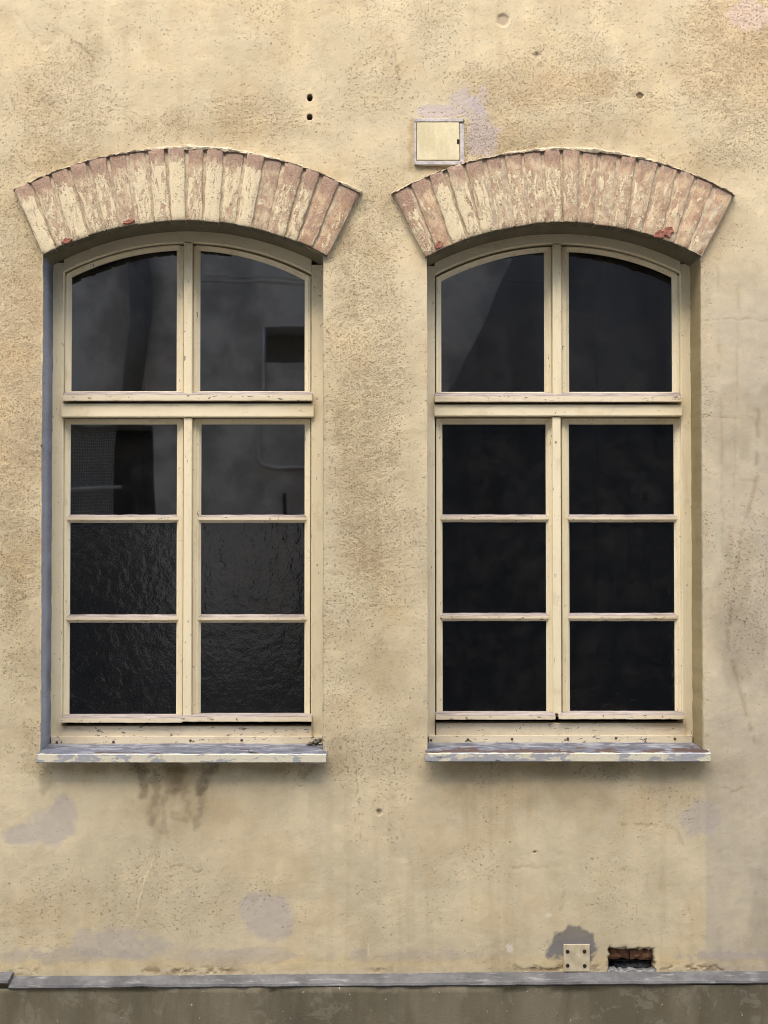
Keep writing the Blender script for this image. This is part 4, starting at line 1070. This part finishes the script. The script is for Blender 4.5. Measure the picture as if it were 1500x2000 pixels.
gA = R(100, 820, WY); gB = R(306, 1400, WY); wA = R(516, 628, WY); wB = R(650, 698, WY)
holes = [(gA[0] - 0.8, gB[0], 0.02, gA[2]), (wA[0], wB[0], wB[2], wA[2])]
opp = facade('courtyard_building', WY, -9.0, 2.6, 0.0, 12.0, holes, 0.35, M['facing']); structure(opp, 'pale rendered house across the yard, mirrored in the panes')
for h in holes:
    v, f = boxv(h[0] - 0.05, h[1] + 0.05, -WY - 0.45, -WY - 0.36, h[2] - 0.05, h[3] + 0.05); mk('infill', v, f, M['slate'] if h is holes[0] else M['flue'], opp)
# flue pipe, cables, meter box on it
a = R(283, 470, WY); b = R(290, 640, WY); c = R(270, 775, WY)
tube('flue_pipe', [(a[0], -WY + 0.13, a[2] + 0.6), (a[0], -WY + 0.13, a[2]), (b[0], -WY + 0.13, b[2]), (c[0], -WY + 0.13, c[2])], 0.105, M['flue'], opp, 10)
def cab(pts, r): 
    q = [R(x, y, WY) for x, y in pts]; tube('cable', [(p[0], -WY + r * 1.2, p[2]) for p in q], r, M['cable'], opp, 6)
cab([(515, 632), (513, 700), (514, 770), (505, 830), (506, 885), (514, 900), (535, 904), (640, 907)], 0.022)
cab([(380, 542), (480, 540), (640, 546)], 0.007); cab([(380, 530), (520, 532), (640, 536)], 0.005)
cab([(-40, 940), (140, 947), (248, 944)], 0.02)
a = R(556, 955, WY); b = R(650, 1030, WY)
v, f = boxv(a[0], b[0], -WY, -WY + 0.12, b[2], a[2]); mk('meter_box', v, f, M['facing'], opp, bevel=0.005)
v, f = boxv(a[0] - 0.05, a[0] - 0.004, -WY - 0.0, -WY + 0.05, b[2], a[2]); mk('conduit', v, f, M['slate'], opp)
v, f = boxv(gB[0] + 0.02, 0.6, -WY, -WY + 0.05, 0.0, 1.25); mk('dado', v, f, M['flue'], opp)
for xx, ww, zt in ((-2.05, 0.10, 6.0), (-1.35, 0.06, 2.3), (-1.02, 0.05, 2.0)):
    v, f = boxv(xx, xx + ww, -WY + 0.052, -WY + 0.12, 0.0, zt if xx < -2 else zt); mk('added_pipe', v, f, M['flue'], opp) if zt < 5 else None  # added pipes, there to break up the reflection in the rippled panes
for i in range(9):  # added slats, giving the rippled panes pale and dark to reflect
    xx = gB[0] - 0.30 - i * 0.27
    v, f = boxv(xx, xx + 0.10, -WY - 0.16, -WY - 0.12, 0.02, 2.35 + 0.05 * (i % 3)); mk('added_slat', v, f, M['flue'], opp)
# wire mesh over the gateway
v = []; f = []
for i in range(28):
    x = gA[0] + (gB[0] - gA[0]) * 0.62 * i / 27; a, b = boxv(x - 0.003, x + 0.003, -WY - 0.10, -WY - 0.094, gB[2] + 1.9, gA[2]); f += [tuple(q + len(v) for q in t) for t in b]; v += a
for i in range(34):
    z = gA[2] - 0.035 * i; a, b = boxv(gA[0] - 0.6, gA[0] + (gB[0] - gA[0]) * 0.62, -WY - 0.093, -WY - 0.087, z - 0.003, z + 0.003); f += [tuple(q + len(v) for q in t) for t in b]; v += a
ms = mk('wire_mesh', v, f, M['cable'], opp); ms['kind'] = 'stuff'
# dark gabled barn to its right
p1 = R(852, 800, 6.5); p2 = R(1003, 500, 6.5)
sl = (p2[2] - p1[2]) / (p2[0] - p1[0]); xt = p1[0] + (9.2 - p1[2]) / sl
zmid = 3.9; xm = p1[0] + max(0.0, (zmid - p1[2]) / sl)
barn = prism('dark_barn', [(p1[0], 0.0), (7.5, 0.0), (7.5, zmid), (xm, zmid), (p1[0], min(p1[2], zmid) - 0.001)], -6.5, -13, M['slate']); structure(barn, 'dark timber barn across the yard, mirrored in the right window')
a = R(862, 806, 6.5)
prism('added_lean_to', [(-0.35, 0.0), (p1[0] - 0.002, 0.0), (p1[0] - 0.002, a[2]), (-0.35, a[2] - 0.35)], -6.5, -6.98, M['slate'], barn)  # added dark block, keeps the bright wall out of the right panes
prism('gable_skylit', [(xm, zmid + 0.002), (7.5, zmid + 0.002), (7.5, 8.0), (xt + 1.0, 9.2), (xt, 9.2)], -6.5, -13, M['timber_skylit'], barn)  # upper barn in the paler timber that stands for sky light
